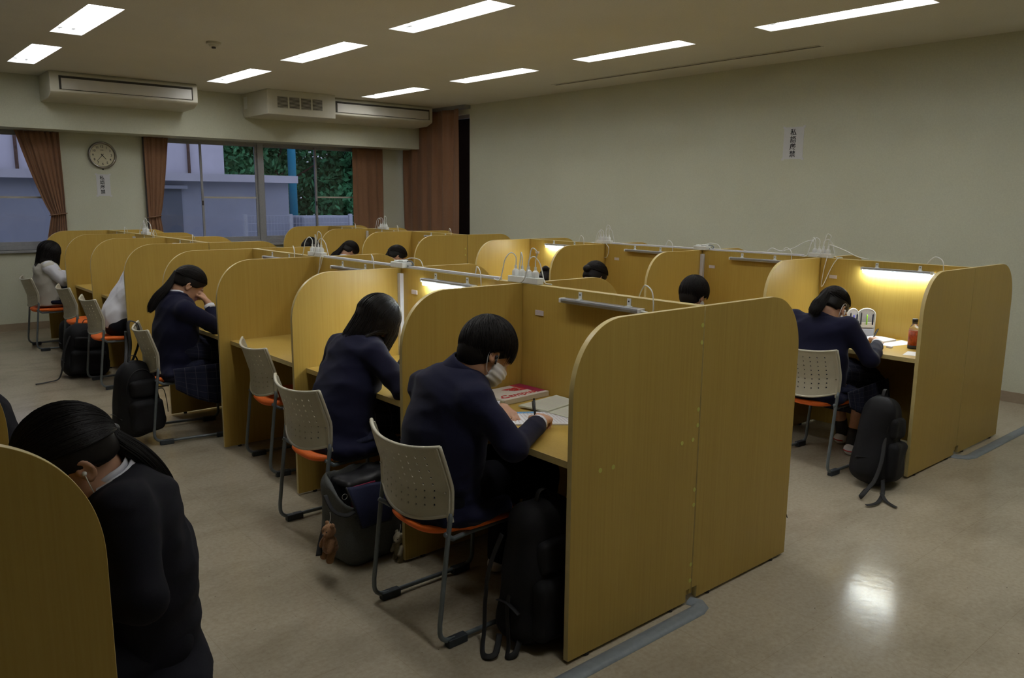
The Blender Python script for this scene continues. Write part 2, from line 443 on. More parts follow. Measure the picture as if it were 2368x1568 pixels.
lab = ['third column of ceiling lights, on the left', 'middle column of ceiling lights', 'column of ceiling lights nearest the right wall']
rowl = ['farthest, by the beam', 'second from the beam', 'third from the beam', 'fourth from the beam', 'nearest the viewer']
for n, (x, y) in enumerate(fixtures):
    o = fix0 if n == 0 else copy_tree(fix0)
    o.location = (x, y-HL/2, C)
    tag(o, 'recessed twin tube ceiling light, %s, in the %s' % (rowl[n % 5], ['left column', 'middle column', 'column nearest the right wall'][n//5]), 'ceiling light', 'recessed ceiling lights')
    ld = bpy.data.lights.new('tube_light', 'AREA'); ld.shape = 'RECTANGLE'; ld.size = .17; ld.size_y = 1.1
    ld.energy = LAMP_W; ld.color = (1.0, .985, .93)
    lo = bpy.data.objects.new('tube_light', ld); COL.objects.link(lo); lo.parent = o; lo.location = (0, 0, .092); lo.rotation_euler = (0, 0, 0)

# smoke detector
t = thing('smoke_detector', (2.72, 7.17, C), 'small beige round smoke detector on the ceiling', 'smoke detector')
MB().cyl((0, 0, 0), (0, 0, -.018), .062, 24).build('base', 'ac', t, smooth=False, bevel=.003)
MB().cyl((0, 0, -.018), (0, 0, -.038), .045, 24, r2=.035).build('cover', 'ac', t, bevel=.003)
MB().cyl((0, 0, -.038), (0, 0, -.052), .018, 12).build('sensor', 'slot', t)

# ---------------------------------------------------------------- air conditioners
def ac_unit(x0, x1, label, zf0=2.862, zf1=2.70, zb=2.615, yf=9.93):
    t = thing('ceiling_air_conditioner', ((x0+x1)/2, YB, C), label, 'air conditioner'); off = t.location
    prof = [(YB, C), (YB, zb+.005), (YB-.03, zb), (yf+.14, zb+.01), (yf+.02, zf1-.035), (yf-.005, zf1-.015), (yf-.005, zf0+.01), (yf+.01, C-.005), (yf+.02, C)]
    MB().prism(prof, x0, x1, lambda a, b, d: (d, a, b)).build('casing', 'ac', t, off=off, bevel=.008)
    MB().bx((x0+.09, yf-.012, zf1+.008), (x1-.06, yf+.01, zf0-.01)).build('outlet', 'ac_dark', t, off=off)
    MB().bx((x0+.110, yf-.018, zf1+.013), (x1-.076, yf-.006, zf0-.034)).build('flap', 'ac_flap', t, off=off, bevel=.003)
    return t
ac_unit(1.985, 3.545, 'long cream ceiling air conditioner over the clock, left of the boxed one', yf=9.93)
ac_unit(5.27, 6.93, 'long cream ceiling air conditioner against the vented box, beside the curtain corner', yf=9.93)
t = thing('ventilation_unit', (4.75, YB, C), 'cream boxed ventilation unit with four louvred grilles, between the two air conditioners', 'ventilation unit'); off = t.location
x0, x1, yf, zb = 4.31, 5.235, 9.70, 2.585
MB().prism([(YB, C), (YB, zb+.06), (YB-.04, zb+.015), (yf, zb+.015), (yf, C)], x0, x1, lambda a, b, d: (d, a, b)).build('casing', 'ac', t, off=off, bevel=.006)
for k in range(4):
    g0 = x0+.13+k*.158
    g = MB().bx((g0, yf-.002, zb+.10), (g0+.135, yf+.004, zb+.235)).build('grille', 'ac_dark', t, off=off)
    mb = MB()
    for j in range(9): mb.bx((g0, yf-.006, zb+.104+j*.0152), (g0+.135, yf-.001, zb+.1085+j*.0152))
    mb.build('louvre', 'ac', g, off=off)
MB().bx((x0-.004, yf+.62, zb+.12), (x0, yf+.72, zb+.27)).build('access_plate', 'white_plastic', t, off=off)

# ---------------------------------------------------------------- windows
def sash(parent, x0, x1, y, z0, z1, off, rail_z=None, bars='frame'):
    s = MB(); e = .028
    s.bx((x0, y-.012, z0), (x0+e, y+.012, z1)); s.bx((x1-e, y-.012, z0), (x1, y+.012, z1))
    s.bx((x0+e, y-.012, z0), (x1-e, y+.012, z0+.045)); s.bx((x0+e, y-.012, z1-.03), (x1-e, y+.012, z1))
    o = s.build('sash', bars, parent, off=off, bevel=.002)
    MB().bx((x0+e, y-.002, z0+.045), (x1-e, y+.002, z1-.03)).build('glass', 'glass', o, off=off)
    if rail_z: MB().bx((x0+e, y-.010, rail_z-.011), (x1-e, y-.002, rail_z+.011)).build('rail', 'sash', o, off=off)
    return o
def window(n, x0, x1, mull, rails, latch):
    t = thing('window_%d' % n, ((x0+x1)/2, YW+.08, SILL), kind='structure'); off = t.location
    z0, z1 = SILL, ZB+.02
    f = MB(); f.bx((x0, YW+.03, z0), (x0+.04, YW+.13, z1)); f.bx((x1-.04, YW+.03, z0), (x1, YW+.13, z1))
    f.bx((x0, YW+.03, z0), (x1, YW+.13, z0+.05)); f.bx((x0, YW+.03, z1-.045), (x1, YW+.13, z1))
    f.build('window_frame', 'frame', t, off=off, bevel=.002)
    MB().bx((x0-.01, YW-.05, z0-.03), (x1+.01, YW+.04, z0)).build('window_sill', 'frame', t, off=off, bevel=.004)
    sash(t, x0+.04, mull+.02, YW+.095, z0+.05, z1-.045, off, rails[0])
    sash(t, mull-.02, x1-.04, YW+.06, z0+.05, z1-.045, off, rails[1])
    MB().bx((mull-.022, YW+.03, latch-.03), (mull-.002, YW+.05, latch+.03)).build('latch', 'slot', t, off=off, bevel=.004)
    return t
xm = wx(605)
window(1, WL0, WL1, -.1, (1.56, 1.56), 1.50)
window(2, WR0, xm-.005, wx(470), (None, 1.575), 1.50)
window(3, xm+.005, WR1, wx(735), (None, 1.59), 1.50)
struct(MB().bx((xm-.04, YW+.02, SILL), (xm+.04, YW+.14, ZB+.02)), 'trim_4', 'frame')

# ---------------------------------------------------------------- curtains
def curtain(name, label, p0, p1, z0, z1, folds, amp, mat, prof=None, tie=None, side=(0, -1)):
    """hangs between plan points p0, p1; prof(h) -> (a, b) fractions kept at height fraction h"""
    L = Vector((p1[0]-p0[0], p1[1]-p0[1], 0)); n = Vector((side[0], side[1], 0))
    t = thing(name, ((p0[0]+p1[0])/2, (p0[1]+p1[1])/2, z0), label, 'curtain'); off = t.location
    nv, nu = 40, folds*12
    def fn(u, v):
        a, b = (0, 1) if prof is None else prof(v)
        s = a+(b-a)*u
        squeeze = 1/(max(b-a, .2))**.5
        w = amp*squeeze*(math.sin(u*folds*2*PI + .9*math.sin(u*7+v*1.5)) + .35*math.sin(u*folds*4.3*PI+1+v*2))*(.7+.3*math.cos(v*5+u*9))
        if tie: w *= (1-.45*math.exp(-((v-tie)/.05)**2))
        p = Vector((p0[0], p0[1], 0)) + L*s + n*(w+amp*1.3)
        p.z = z0+(z1-z0)*v
        return p
    MB().grid(fn, nu, nv).build('fabric', mat, t, smooth=True, solid=.003, off=off, fixn=False)
    if tie:
        a, b = prof(tie); c0 = Vector((p0[0], p0[1], 0))+L*(a-.01); c1 = Vector((p0[0], p0[1], 0))+L*(b+.01)
        z = z0+(z1-z0)*tie; pts = []
        for k in range(17):
            th = 2*PI*k/16; m = (c0+c1)/2; h = (c1-c0)/2
            pts.append(m + h*math.cos(th) + n*(amp*1.3+ (amp*2.2)*math.sin(th)) + Vector((0, 0, z+.012*math.cos(th))))
        MB().tube(pts, .02, 8, flat=.25, caps=False).build('tieback', mat, t, smooth=True, off=off)
    return t
yc = YW-.06
def tie_prof(keep_right, lo=.34, at_v=.44):
    def f(v):
        d = (v-at_v)
        wdt = lo+(1-lo)*min(1, (abs(d)/(.56 if d > 0 else .62))**(.8 if d > 0 else 1.0)*(1 if d > 0 else .75))
        return (1-wdt, 1) if keep_right else (0, wdt)
    return f
curtain('curtain', 'brown curtain tied back at the right edge of the far left window, beside the clock', (wx(36), yc), (wx(140), yc), .55, ZB-.005, 7, .016, 'curtain', tie_prof(True, .33, .46), .46)
curtain('curtain', 'brown tied curtain at the left edge of the middle window, right of the clock', (wx(332), yc), (wx(388), yc), .55, ZB-.005, 4, .015, 'curtain', tie_prof(False, .50, .44), .44)
curtain('curtain', 'brown curtain hanging loose at the right edge of the window, before the corner', (wx(808), yc), (wx(878), yc), .30, ZB-.005, 3, .020, 'curtain', None, None)
curtain('curtain', 'tall brown curtain from the ceiling in the corner, over the right wall opening', (XW-.075, 9.44), (XW-.075, YW-.05), .04, C-.05, 5, .030, 'curtain2', None, None, side=(-1, 0))

# ---------------------------------------------------------------- clock and notices
t = thing('wall_clock', (2.689, YW, 2.075), 'round metal-rimmed wall clock with cream dial, between the two left windows', 'clock')
R_ = .163
prof = [(R_-.012, 0), (R_, .006), (R_, .03), (R_-.008, .045), (R_-.022, .046), (R_-.026, .034), (R_-.03, .02)]
mb = MB(); mb.rings([[(r*math.cos(2*PI*j/48), -h, r*math.sin(2*PI*j/48)) for j in range(48)] for r, h in prof], caps=False); mb.build('rim', 'chrome', t, smooth=True)
MB().cyl((0, -.001, 0), (0, -.022, 0), R_-.027, 48).build('dial', 'dial', t)
fc = lambda x, y, z: (x, -.0225-z, y)
for k in range(1, 13):
    a = PI/2-k*PI/6
    text_mesh(str(k), .038, lambda x, y, z, a=a: fc(x+.104*math.cos(a), y+.104*math.sin(a), z), 'numeral', 'ink', t, weight=.0006)
def hand_(ang, L, w, nm):
    a = PI/2-ang; d = Vector((math.cos(a), 0, math.sin(a))); n = Vector((-d.z, 0, d.x))
    p = [-.02*d+n*w, -.02*d-n*w, L*d-n*w*.6, L*d+n*w*.6]
    o = [Vector((0, -.026, 0))+q for q in p]; b = [q+Vector((0, .0012, 0)) for q in o]
    MB().add(o+b, [(0, 1, 2, 3), (7, 6, 5, 4), (0, 4, 5, 1), (1, 5, 6, 2), (2, 6, 7, 3), (3, 7, 4, 0)]).build(nm, 'ink', t)
hand_(2*PI*(4+37/60)/12, .062, .0045, 'hour_hand'); hand_(2*PI*37/60, .092, .0035, 'minute_hand')
MB().cyl((0, -.022, 0), (0, -.03, 0), .007, 12).build('hub', 'ink', t)
MB().bx((-.008, -.012, -R_-.012), (.008, -.004, -R_+.005)).build('knob', 'ink', t)
MB().bx((-.018, -.0228, .058), (.018, -.0222, .064)).build('maker_mark', 'slot', t)
def notice(loc, ux, w, h, chs, label, cs, dx=0, topz=0, step=.055, nrm=None):
    t = thing('paper_notice', loc, label, 'notice'); u = Vector(ux); n = Vector(nrm)
    mb = MB(); fn = lambda a, b, d: u*a + Vector((0, 0, b)) + n*d
    mb.prism([(-w/2, -h/2), (w/2, -h/2), (w/2, h/2), (-w/2, h/2)], .0008, .0022, fn); mb.build('sheet', 'notice', t)
    for i, ch in enumerate(chs):
        text_mesh(ch, cs, lambda x, y, z, i=i: u*(x+dx)+Vector((0, 0, y+topz-i*step))+n*(.0024+z), 'character', 'ink', t, weight=.0009)
    for sx in (-1, 1):
        for sz in (-1, 1):
            MB().prism([(sx*w/2-.012, sz*h/2-.01), (sx*w/2+.012, sz*h/2-.01), (sx*w/2+.012, sz*h/2+.01), (sx*w/2-.012, sz*h/2+.01)], .0005, .0028, fn).build('tape', 'notice', t)
    return t
CH = '私語厳禁'
notice((2.683, YW, 1.715), (1, 0, 0), .155, .262, CH, 'white notice with four black characters below the wall clock', .054, -.012, .085, .057, (0, -1, 0))
notice((XW, 4.244, 2.14), (0, -1, 0), .21, .30, CH, 'white notice with four black characters on the right wall', .066, -.004, .098, .068, (-1, 0, 0))

# ================================================================ OUTSIDE
struct(MB().bx((-30, YW+.2, -.45), (45, 70, -.4)), 'ground', 'ground')
yo = 15.5
pr = at(500, 408, 1, yo); xr = at(668, 470, 1, yo).x
t = thing('annex_building', (3, yo, -.4), 'pale low annex with flat roof edge and grey door, outside the windows', 'building'); off = t.location
MB().bx((-12, yo, -.4), (xr, yo+1.8, pr.z-.07)).build('wall', 'annex_low', t, off=off)
MB().bx((-12.1, yo-.25, pr.z-.10), (xr+.1, yo+1.85, pr.z+.04)).build('roof_edge', 'annex', t, off=off)
a, b = at(372, 436, 1, yo), at(418, 436, 1, yo)
dd = MB().bx((a.x-.3, yo-.03, -.4), (b.x, yo, a.z)).build('door', 'annex_door', t, off=off)
MB().bx((a.x-.4, yo-.14, a.z), (b.x+.08, yo, a.z+.06)).build('door_canopy', 'annex_low', dd, off=off)
yt = yo+2.0
xe = at(517, 360, 1, yt).x
t = thing('tall_building', (2, yt, -.4), 'tall pale building rising behind the low annex outside', 'building'); off = t.location
MB().bx((-12, yt, -.4), (xe, yt+6, 7)).build('wall', 'annex', t, off=off)
pz = at(434, 360, 1, yt).x
MB().cyl((pz, yt-.05, 1.8), (pz, yt-.05, 7), .03, 10).build('drainpipe', 'bark', t, off=off)
pz = at(36, 360, 1, yt).x
MB().cyl((pz, yt-.05, 1.8), (pz, yt-.05, 7), .03, 10).build('drainpipe', 'bark', t, off=off)
p = at(678, 420, 1, 19)
tag(MB().cyl((p.x, 19, -.4), (p.x-.05, 19, 7), .10, 16).build('pole', 'pole', smooth=True), 'turquoise pole standing outside in front of the trees', 'pole')
# mesh fence
yf = 13.6
f0, f1 = at(565, 500, 1, yf), at(880, 500, 1, yf); ft = f0.z
t = thing('mesh_fence', (f0.x, yf, -.4), 'white wire mesh fence outside, below the right half of the windows', 'fence'); off = t.location
mb = MB()
x = f0.x
while x < f1.x+1: mb.cyl((x, yf, -.2), (x, yf, ft), .003, 4); x += .06
for k in range(12): mb.cyl((f0.x, yf, -.2+(ft+.2)*k/11), (f1.x+1, yf, -.2+(ft+.2)*k/11), .0035, 4)
mb.build('mesh_panel', 'fence', t, off=off)
for q in (567, 672, 810):
    xx = at(q, 510, 1, yf).x; MB().bx((xx-.03, yf-.03, -.4), (xx+.03, yf+.03, ft+.03)).build('post', 'fence', t, off=off)
p = at(700, 500, 1, 15.2); q = at(815, 500, 1, 15.2)
tag(MB().bx((p.x, 15.2, -.4), (q.x, 16, p.z)).build('garden_shed', 'annex_low', bevel=.05), 'low pale grey box standing behind the mesh fence', 'storage box')
def tree(label, x, y, z, spread, hgt, n, seed):
    t = thing('tree', (x, y, -.4), label, 'tree', 'trees beyond the annex'); off = t.location
    rg = np.random.default_rng(seed)
    mb = MB(); mb.tube([(x, y, -.4), (x+.1, y, z*.6), (x, y, z)], [.16, .12, .06], 8)
    for k in range(6):
        a = rg.uniform(0, 2*PI); mb.tube([(x, y, z*.5+k*.25), (x+spread*.6*math.cos(a), y+spread*.6*math.sin(a), z*.7+k*.35)], [.06, .02], 6)
    mb.build('trunk', 'bark', t, off=off)
    cl = rg.normal(size=(26, 3)); cl /= np.linalg.norm(cl, axis=1)[:, None]; cl *= rg.uniform(.3, 1, (26, 1))**.5
    cl = cl*np.array([spread, spread*.7, hgt])+np.array([x, y, z])
    mb = MB(); vs = []; fs = []
    for i in range(int(n*2.2)):
        c = cl[rg.integers(26)] + rg.normal(size=3)*np.array([.34, .34, .22])*spread*.55
        if c[2] < -.3: continue
        d = rg.normal(size=3); d /= np.linalg.norm(d); e = np.cross(d, rg.normal(size=3)); e /= np.linalg.norm(e); L = rg.uniform(.07, .16)
        b0 = len(vs); vs += [c-d*L, c+e*L*.45, c+d*L, c-e*L*.45]; fs.append((b0, b0+1, b0+2, b0+3))
    mb.add(vs, fs); mb.build('foliage', 'leaf', t, off=off, fixn=False)
tree('broad green tree behind the annex, left of the turquoise pole', 8.3, 23.5, 3.0, 2.3, 3.0, 9000, 1)
tree('dense green tree directly behind the turquoise pole', 10.6, 23.5, 2.6, 2.5, 3.0, 9000, 2)
tree('dark green tree right of the turquoise pole', 13.8, 22, 2.4, 2.3, 3.0, 9000, 3)
tree('tree filling the gap far behind the turquoise pole', 12.2, 29, 3.4, 3.2, 3.6, 9000, 7)
tree('far tree closing the gap at the right end of the windows', 17.5, 24, 2.4, 2.8, 3.2, 8000, 4)

# ================================================================ CARRELS
TH = .022
def side_poly(notch, x_in=.0):
    R = .235
    p = [(x_in, .012)] if not notch else [(.034, .012), (.034, .062), (0, .062)]
    if notch: p = [(x_in, .062), (.034, .062), (.034, .012)]
    p += [(D, .012)]
    for k in range(37):
        a = (PI/2)*k/36; e = 2/2.15
        ca, sa = max(math.cos(a), 0)**e, max(math.sin(a), 0)**e
        p.append((D-R*1.02+R*1.02*ca, H-R*1.1+R*1.1*sa))
    p += [(x_in, H)]
    return p
def carrel_row(xs, sd, ys, label, stickers=True):
    t = thing('study_carrel_row', (xs+sd*D/2, (ys[0]+ys[-1])/2, 0), label, 'study carrel'); off = t.location
    for k, y in enumerate(ys):
        end = k in (0, len(ys)-1)
        po = side_poly(end and k == 0, 0.0035)
        dy = -TH/2 if 0 < k < len(ys)-1 else (0 if k == 0 else -TH)
        o = MB().prism(po, y+dy, y+dy+TH, lambda a, b, d: (xs+sd*a, d, b), 0, 1).build('side_panel', ['wood', 'edge'], t, off=off, bevel=.0015)
        for a in (.12, D-.10):
            MB().cyl((xs+sd*a, y+dy+TH/2, 0), (xs+sd*a, y+dy+TH/2, .0135), .012, 10).build('levelling_foot', 'dark', o, off=off)
    for y0, y1 in zip(ys, ys[1:]):
        MB().bx((xs+sd*.001, y0+TH*.6, .03), (xs+sd*.021, y1-TH*.6, H-.001)).build('back_panel', 'wood', t, off=off, bevel=.001)
        MB().bx((xs+sd*.001, y0+TH*.6, H-.001), (xs+sd*.021, y1-TH*.6, H)).build('edge_strip', 'edge', t, off=off)
        mb = MB(); mb.bx((xs+sd*.021, y0+TH*.55, .672), (xs+sd*(D-.072), y1-TH*.55, .697), 0); mb.bx((xs+sd*(D-.072), y0+TH*.55, .672), (xs+sd*(D-.070), y1-TH*.55, .697), 1)
        mb.build('desktop', ['wood', 'edge'], t, off=off)
        if stickers:
            MB().bx((xs+sd*.021, y0+.87, 1.062), (xs+sd*.024, y0+.925, 1.085)).build('felt_patch', 'sticker', t, off=off)
    return t
rows = {}
rows['2a-'] = carrel_row(X2, -1, P2[:5], 'nearest yellow row of carrels, facing the left aisle, masked boy at its near desk')
rows['2a+'] = carrel_row(X2, 1, P2[:5], 'yellow carrel row backing onto the nearest one, desks turned towards the right row', False)
rows['2b-'] = carrel_row(X2, -1, P2[5:], 'far left yellow carrel row facing the aisle, with the white shirted student')
rows['2b+'] = carrel_row(X2, 1, P2[5:], 'far carrel row behind the white shirted student, desks turned away', False)
rows['3a-'] = carrel_row(X3, -1, P3[:5], 'right-hand yellow carrel row with the lit lamp over the ponytailed girl')
rows['3a+'] = carrel_row(X3, 1, P3[:5], 'carrel row facing the right wall, backing onto the lit desk', False)
rows['3b-'] = carrel_row(X3, -1, P3[5:], 'farthest carrel row before the windows, three bowed heads in its desks')
rows['3b+'] = carrel_row(X3, 1, P3[5:], 'farthest carrel row facing the right wall near the tall curtain', False)
rows['1+'] = carrel_row(XL, 1, P1[:3], 'dim yellow carrel row at the lower left edge with the bowed ponytailed girl', False)
# cover caps on the near end panel
r = rows['2a-']; off = r.location
for (u, v) in [(1631, 751), (1629, 791), (1622, 945), (1619, 982), (1577, 1025), (1602, 1017), (1388, 1088), (1418, 1080), (1612, 1130), (1610, 1165), (1602, 1303), (1600, 1340)]:
    p = at(u, v, 1, P2[0]); x = min(p.x, X2-.012)
    MB().cyl((x, P2[0]-.0012, p.z), (x, P2[0], p.z), .0085, 20).build('cover_cap', 'cap', r, off=off)
r = rows['3b-']; off = r.location
for z in (1.05, .98): MB().cyl((X3-.03, P3[5]-.0012, z), (X3-.03, P3[5], z), .0085, 12).build('cover_cap', 'cap', r, off=off)
r = rows['2b-']; off = r.location
for z in (1.05, .98): MB().cyl((X2-.03, P2[5]-.0012, z), (X2-.03, P2[5], z), .0085, 12).build('cover_cap', 'cap', r, off=off)

# ---------------------------------------------------------------- lamps on the carrel backs
def cord(pts, r=.0028, n=6, steps=6):
    pts = [Vector(p) for p in pts]; out = []
    for i in range(len(pts)-1):
        p0 = pts[max(i-1, 0)]; p1 = pts[i]; p2 = pts[i+1]; p3 = pts[min(i+2, len(pts)-1)]
        for k in range(steps):
            t = k/steps; out.append(.5*((2*p1)+(p2-p0)*t+(2*p0-5*p1+4*p2-p3)*t*t+(3*p1-p0-3*p2+p3)*t**3))
    out.append(pts[-1]); return MB().tube(out, r, n)
def led_lamp(on):
    """bar along y, local origin at the panel face, centre of the bar; -x is into the bay"""
    t = thing('led_bar_light', (0, 0, 0)); L = .225
    mb = MB(); mb.prism([(-.042, .010), (-.0005, .010), (-.0005, .003), (-.012, -.006), (-.038, -.007), (-.043, .001)], -L, L, lambda a, b, d: (a, d, b)); mb.build('housing', 'lamp_body', t, bevel=.0015)
    for s in (-1, 1): MB().bx((-.044, s*L-.006, -.009), (-.009, s*L+.006, .0115)).build('end_cap', 'white_plastic', t, bevel=.002)
    for s in (-.62, .62):
        b = MB().bx((-.022, s*L-.018, .009), (-.001, s*L+.006, .013)).bx((-.003, s*L-.010, .010), (0, s*L+.010, .042)).build('bracket', 'white_plastic', t, bevel=.0008)
        MB().cyl((-.0045, s*L, .030), (-.003, s*L, .030), .0035, 8).build('screw', 'dark', b)
    mb = MB(); mb.bx((-.036, -L+.008, -.026 if on else -.010), (-.014, L-.008, -.0055)); mb.build('led_strip', 'led_on' if on else 'led_off', t)
    MB().tube([(-.03, -L, 0), (-.03, -L-.035, 0)], [.007, .004], 10).build('plug', 'white_plastic', t, smooth=True)
    cord([(-.03, -L-.03, 0), (-.03, -L-.06, .004), (-.034, -L-.068, .03), (-.03, -L-.055, .085), (-.015, -L-.01, .105), (.012, -L+.03, .085), (.03, -L+.06, .052)], .0028).build('cable', 'white_plastic', t, smooth=True)
    return t
lon, loff = led_lamp(True), led_lamp(False)
lamps = [(X2, P2[0]+.497, 1.152, 0, 'unlit grey LED bar over the masked boy\'s desk'),
 (X2, P2[1]+.55, 1.152, 1, 'glowing LED bar over the long-haired girl\'s desk'),
 (X2, P2[2]+.52, 1.152, 0, 'unlit LED bar over the empty desk with the orange chair'),
 (X2, P2[3]+.52, 1.152, 0, 'unlit LED bar over the desk of the girl resting on her hand'),
 (X2, P2[5]+.52, 1.152, 0, 'unlit LED bar over the white-shirted student\'s desk'),
 (X2, P2[6]+.52, 1.152, 0, 'unlit LED bar over the far left empty desk'),
 (X2, P2[7]+.52, 1.152, 0, 'unlit LED bar over the desk of the girl in the cream knit vest'),
 (X3, P3[0]+.457, 1.147, 1, 'glowing LED bar over the right-hand desk with the drink bottle'),
 (X3, P3[1]+.487, 1.152, 0, 'unlit LED bar in front of the boy with short black hair'),
 (X3, P3[2]+.55, 1.157, 0, 'unlit LED bar in front of the girl with the bun'),
 (X3, P3[3]+.52, 1.157, 1, 'glowing LED bar at the far end desk of the right-hand row'),
 (X3, P3[5]+.52, 1.155, 0, 'unlit LED bar over the nearest desk of the farthest row'),
 (X3, P3[6]+.52, 1.155, 0, 'unlit LED bar over the middle desk of the farthest row'),
 (X3, P3[7]+.52, 1.155, 0, 'unlit LED bar over the last desk of the farthest row')]
used = set()
for x, y, z, on, lb in lamps:
    src = lon if on else loff
    o = src if on not in used else copy_tree(src); used.add(on)
    o.location = (x-.021, y, z); tag(o, lb, 'desk lamp', 'LED bars on the carrel backs')

# ---------------------------------------------------------------- cable ducts, power strips
def duct(x, y0, y1, lb):
    o = MB().bx((x-.013, y0, H+.001), (x+.009, y1, H+.014)).build('cable_duct', 'duct', bevel=.002); tag(o, lb, 'cable duct')
    return o
duct(X2, P2[1]+.17, P2[2]-.06, 'white duct on top of the near carrels, between plugged strip and middle box')
duct(X2, P2[2]+.07, P2[3]-.12, 'white duct on top of the near carrels, beyond the middle box')
duct(X3, P3[1]+.13, P3[2]-.07, 'white duct on top of the right-hand carrels, right of the middle box')
duct(X3, P3[2]+.07, P3[3]-.08, 'white duct on top of the right-hand carrels, left of the middle box')
for x, y, lb in ((X2, P2[2], 'vertical white duct down the back corner of the near carrels'), (X3, P3[2], 'vertical white duct behind the short-haired boy'), (X3, P3[7], 'vertical white duct in the farthest carrel row'), (X2, P2[7], 'short vertical white duct in the far left carrel row')):
    tag(MB().bx((x-.046, y-.040, .70), (x-.0215, y-.012, H-.03)).build('cable_duct', 'duct', bevel=.002), lb, 'cable duct')
def strip(x, y, lb, plugs=4, seed=0, rot=0, L=.20, loops=True):
    t = thing('power_strip', (x, y, H), lb, 'power strip', rotz=rot)
    rg = random.Random(seed)
    MB().bx((-.021, -L/2, .0005), (.021, L/2, .030)).build('body', 'white_plastic', t, bevel=.003)
    for k in range(plugs):
        py = -L/2+.035+k*(L-.07)/max(1, plugs-1)
        pl = MB(); pl.rings([[(w*sx, py+w2*sy, z) for sx, sy in ((-1, -1), (1, -1), (1, 1), (-1, 1))] for w, w2, z in ((.013, .012, .0305), (.013, .012, .052), (.008, .008, .060), (.005, .005, .064), (.0045, .0045, .080))])
        o = pl.build('plug', 'white_plastic', t, bevel=.0015)
        s = -1 if k < plugs/2 else 1; hh = rg.uniform(.10, .13); dx = rg.choice((-1, 1))
        if loops:
            pts = [(0, py, .078), (0, py, hh), (dx*.012, py+s*.022, hh+.018), (dx*.028, py+s*.045, hh-.012), (dx*.032, py+s*.06, .05), (dx*.036, py+s*.075, .006), (dx*.026, py+s*.13, .004)]
            if k == 0: pts = [(0, py, .078), (0, py, .11), (-.01, py-.02, .15), (-.02, py+.005, .165), (-.025, py+.02, .10), (-.03, py+.04, .03), (-.028, py+.07, .004)]
            cord(pts, .0028).build('cable', 'white_plastic', o, smooth=True)
    return t
S_ = []
S_.append(strip(X2, P2[1]-.01, 'white power strip with four upright plugs on the near carrels, above the masked boy', 4, 1, L=.21))
S_.append(strip(X2, P2[3]+.0, 'white power strip with bunched plugs on the carrels above the empty desk', 4, 2, L=.20))
S_.append(strip(X3, P3[1]+.0, 'white power strip on the right-hand carrels, above the ponytailed masked girl', 4, 3, L=.17))
S_.append(strip(X3, P3[3]+.02, 'white power strip on the right-hand carrels, above the girl with the bun', 4, 4, L=.17))
S_.append(strip(X3, P3[7]-.37, 'white power strip bristling with plugs on the farthest row, below the corner curtain', 4, 5, L=.20))
S_.append(strip(X2, P2[7]-.33, 'white power strip bristling with plugs on the far left row, below the middle window', 4, 6, L=.20))
for x, y, lb in ((X2, P2[2], 'white outlet box on the near carrels where the duct turns down'), (X3, P3[2], 'white outlet box on the right-hand carrels where the duct turns down')):
    t = thing('outlet_box', (x-.005, y, H), lb, 'outlet box')
    MB().bx((-.04, -.062, .0005), (.026, .062, .032)).build('body', 'white_plastic', t, bevel=.004)
    MB().bx((-.028, -.055, .032), (.010, -.004, .044)).build('plug', 'white_plastic', t, bevel=.004)
    MB().bx((-.024, .002, .032), (.012, .050, .040)).build('plug', 'white_plastic', t, bevel=.004)
    cord([(0, -.05, .036), (.005, -.085, .040), (.01, -.10, .022), (.0, -.085, .012), (-.01, -.07, .014)], .004).build('cable', 'floor_duct', t, smooth=True)
    cord([(.01, -.01, .04), (.03, -.05, .055), (.05, -.11, .045), (.05, -.14, .004)], .0028).build('cable', 'white_plastic', t, smooth=True)
def hang_cord(pts, par):
    return cord(pts, .0030).build('hanging_cable', 'white_plastic', par, smooth=True, off=par.location)
a = X2-.026
hang_cord([(X2, P2[3]-.09, H+.012), (a, P2[3]-.10, H+.006), (a-.004, P2[3]-.085, H-.06), (a-.006, P2[3]-.05, H-.155), (a-.006, P2[3]-.035, H-.15), (a-.004, P2[3]-.10, H-.06), (a, P2[3]-.13, H+.004), (X2-.005, P2[3]-.13, H+.008)], S_[1])
a = X3-.026
hang_cord([(X3, P3[1]-.05, H+.012), (a, P3[1]-.06, H+.006), (a-.004, P3[1]-.045, H-.08), (a-.006, P3[1]-.035, H-.19), (a-.006, P3[1]-.05, H-.185), (a-.004, P3[1]-.10, H-.06), (a, P3[1]-.14, H+.004), (X3-.005, P3[1]-.16, H+.008)], S_[2])
hang_cord([(X3, P3[3]+.02, H+.012), (a, P3[3]+.03, H+.006), (a-.004, P3[3]+.06, H-.05), (a-.006, P3[3]+.03, H-.12), (a-.006, P3[3]-.04, H-.115), (a-.004, P3[3]-.06, H-.04), (a, P3[3]-.02, H+.004), (X3-.005, P3[3]-.02, H+.008)], S_[3])
hang_cord([(X3+.01, P3[1]+.06, H+.075), (X3+.01, P3[1]+.075, H+.115), (X3+.01, P3[1]+.14, H+.10), (X3+.005, P3[1]+.22, H+.055), (X3+.02, P3[1]+.33, H+.028), (X3+.02, P3[1]+.40, H+.045), (X3+.02, P3[1]+.44, H+.02)], S_[2])
hang_cord([(X3+.01, P3[1]-.05, H+.075), (X3+.01, P3[1]-.06, H+.09), (X3+.01, P3[1]-.16, H+.06), (X3+.01, P3[1]-.26, H+.020), (X3+.01, P3[1]-.34, H+.008)], S_[2])

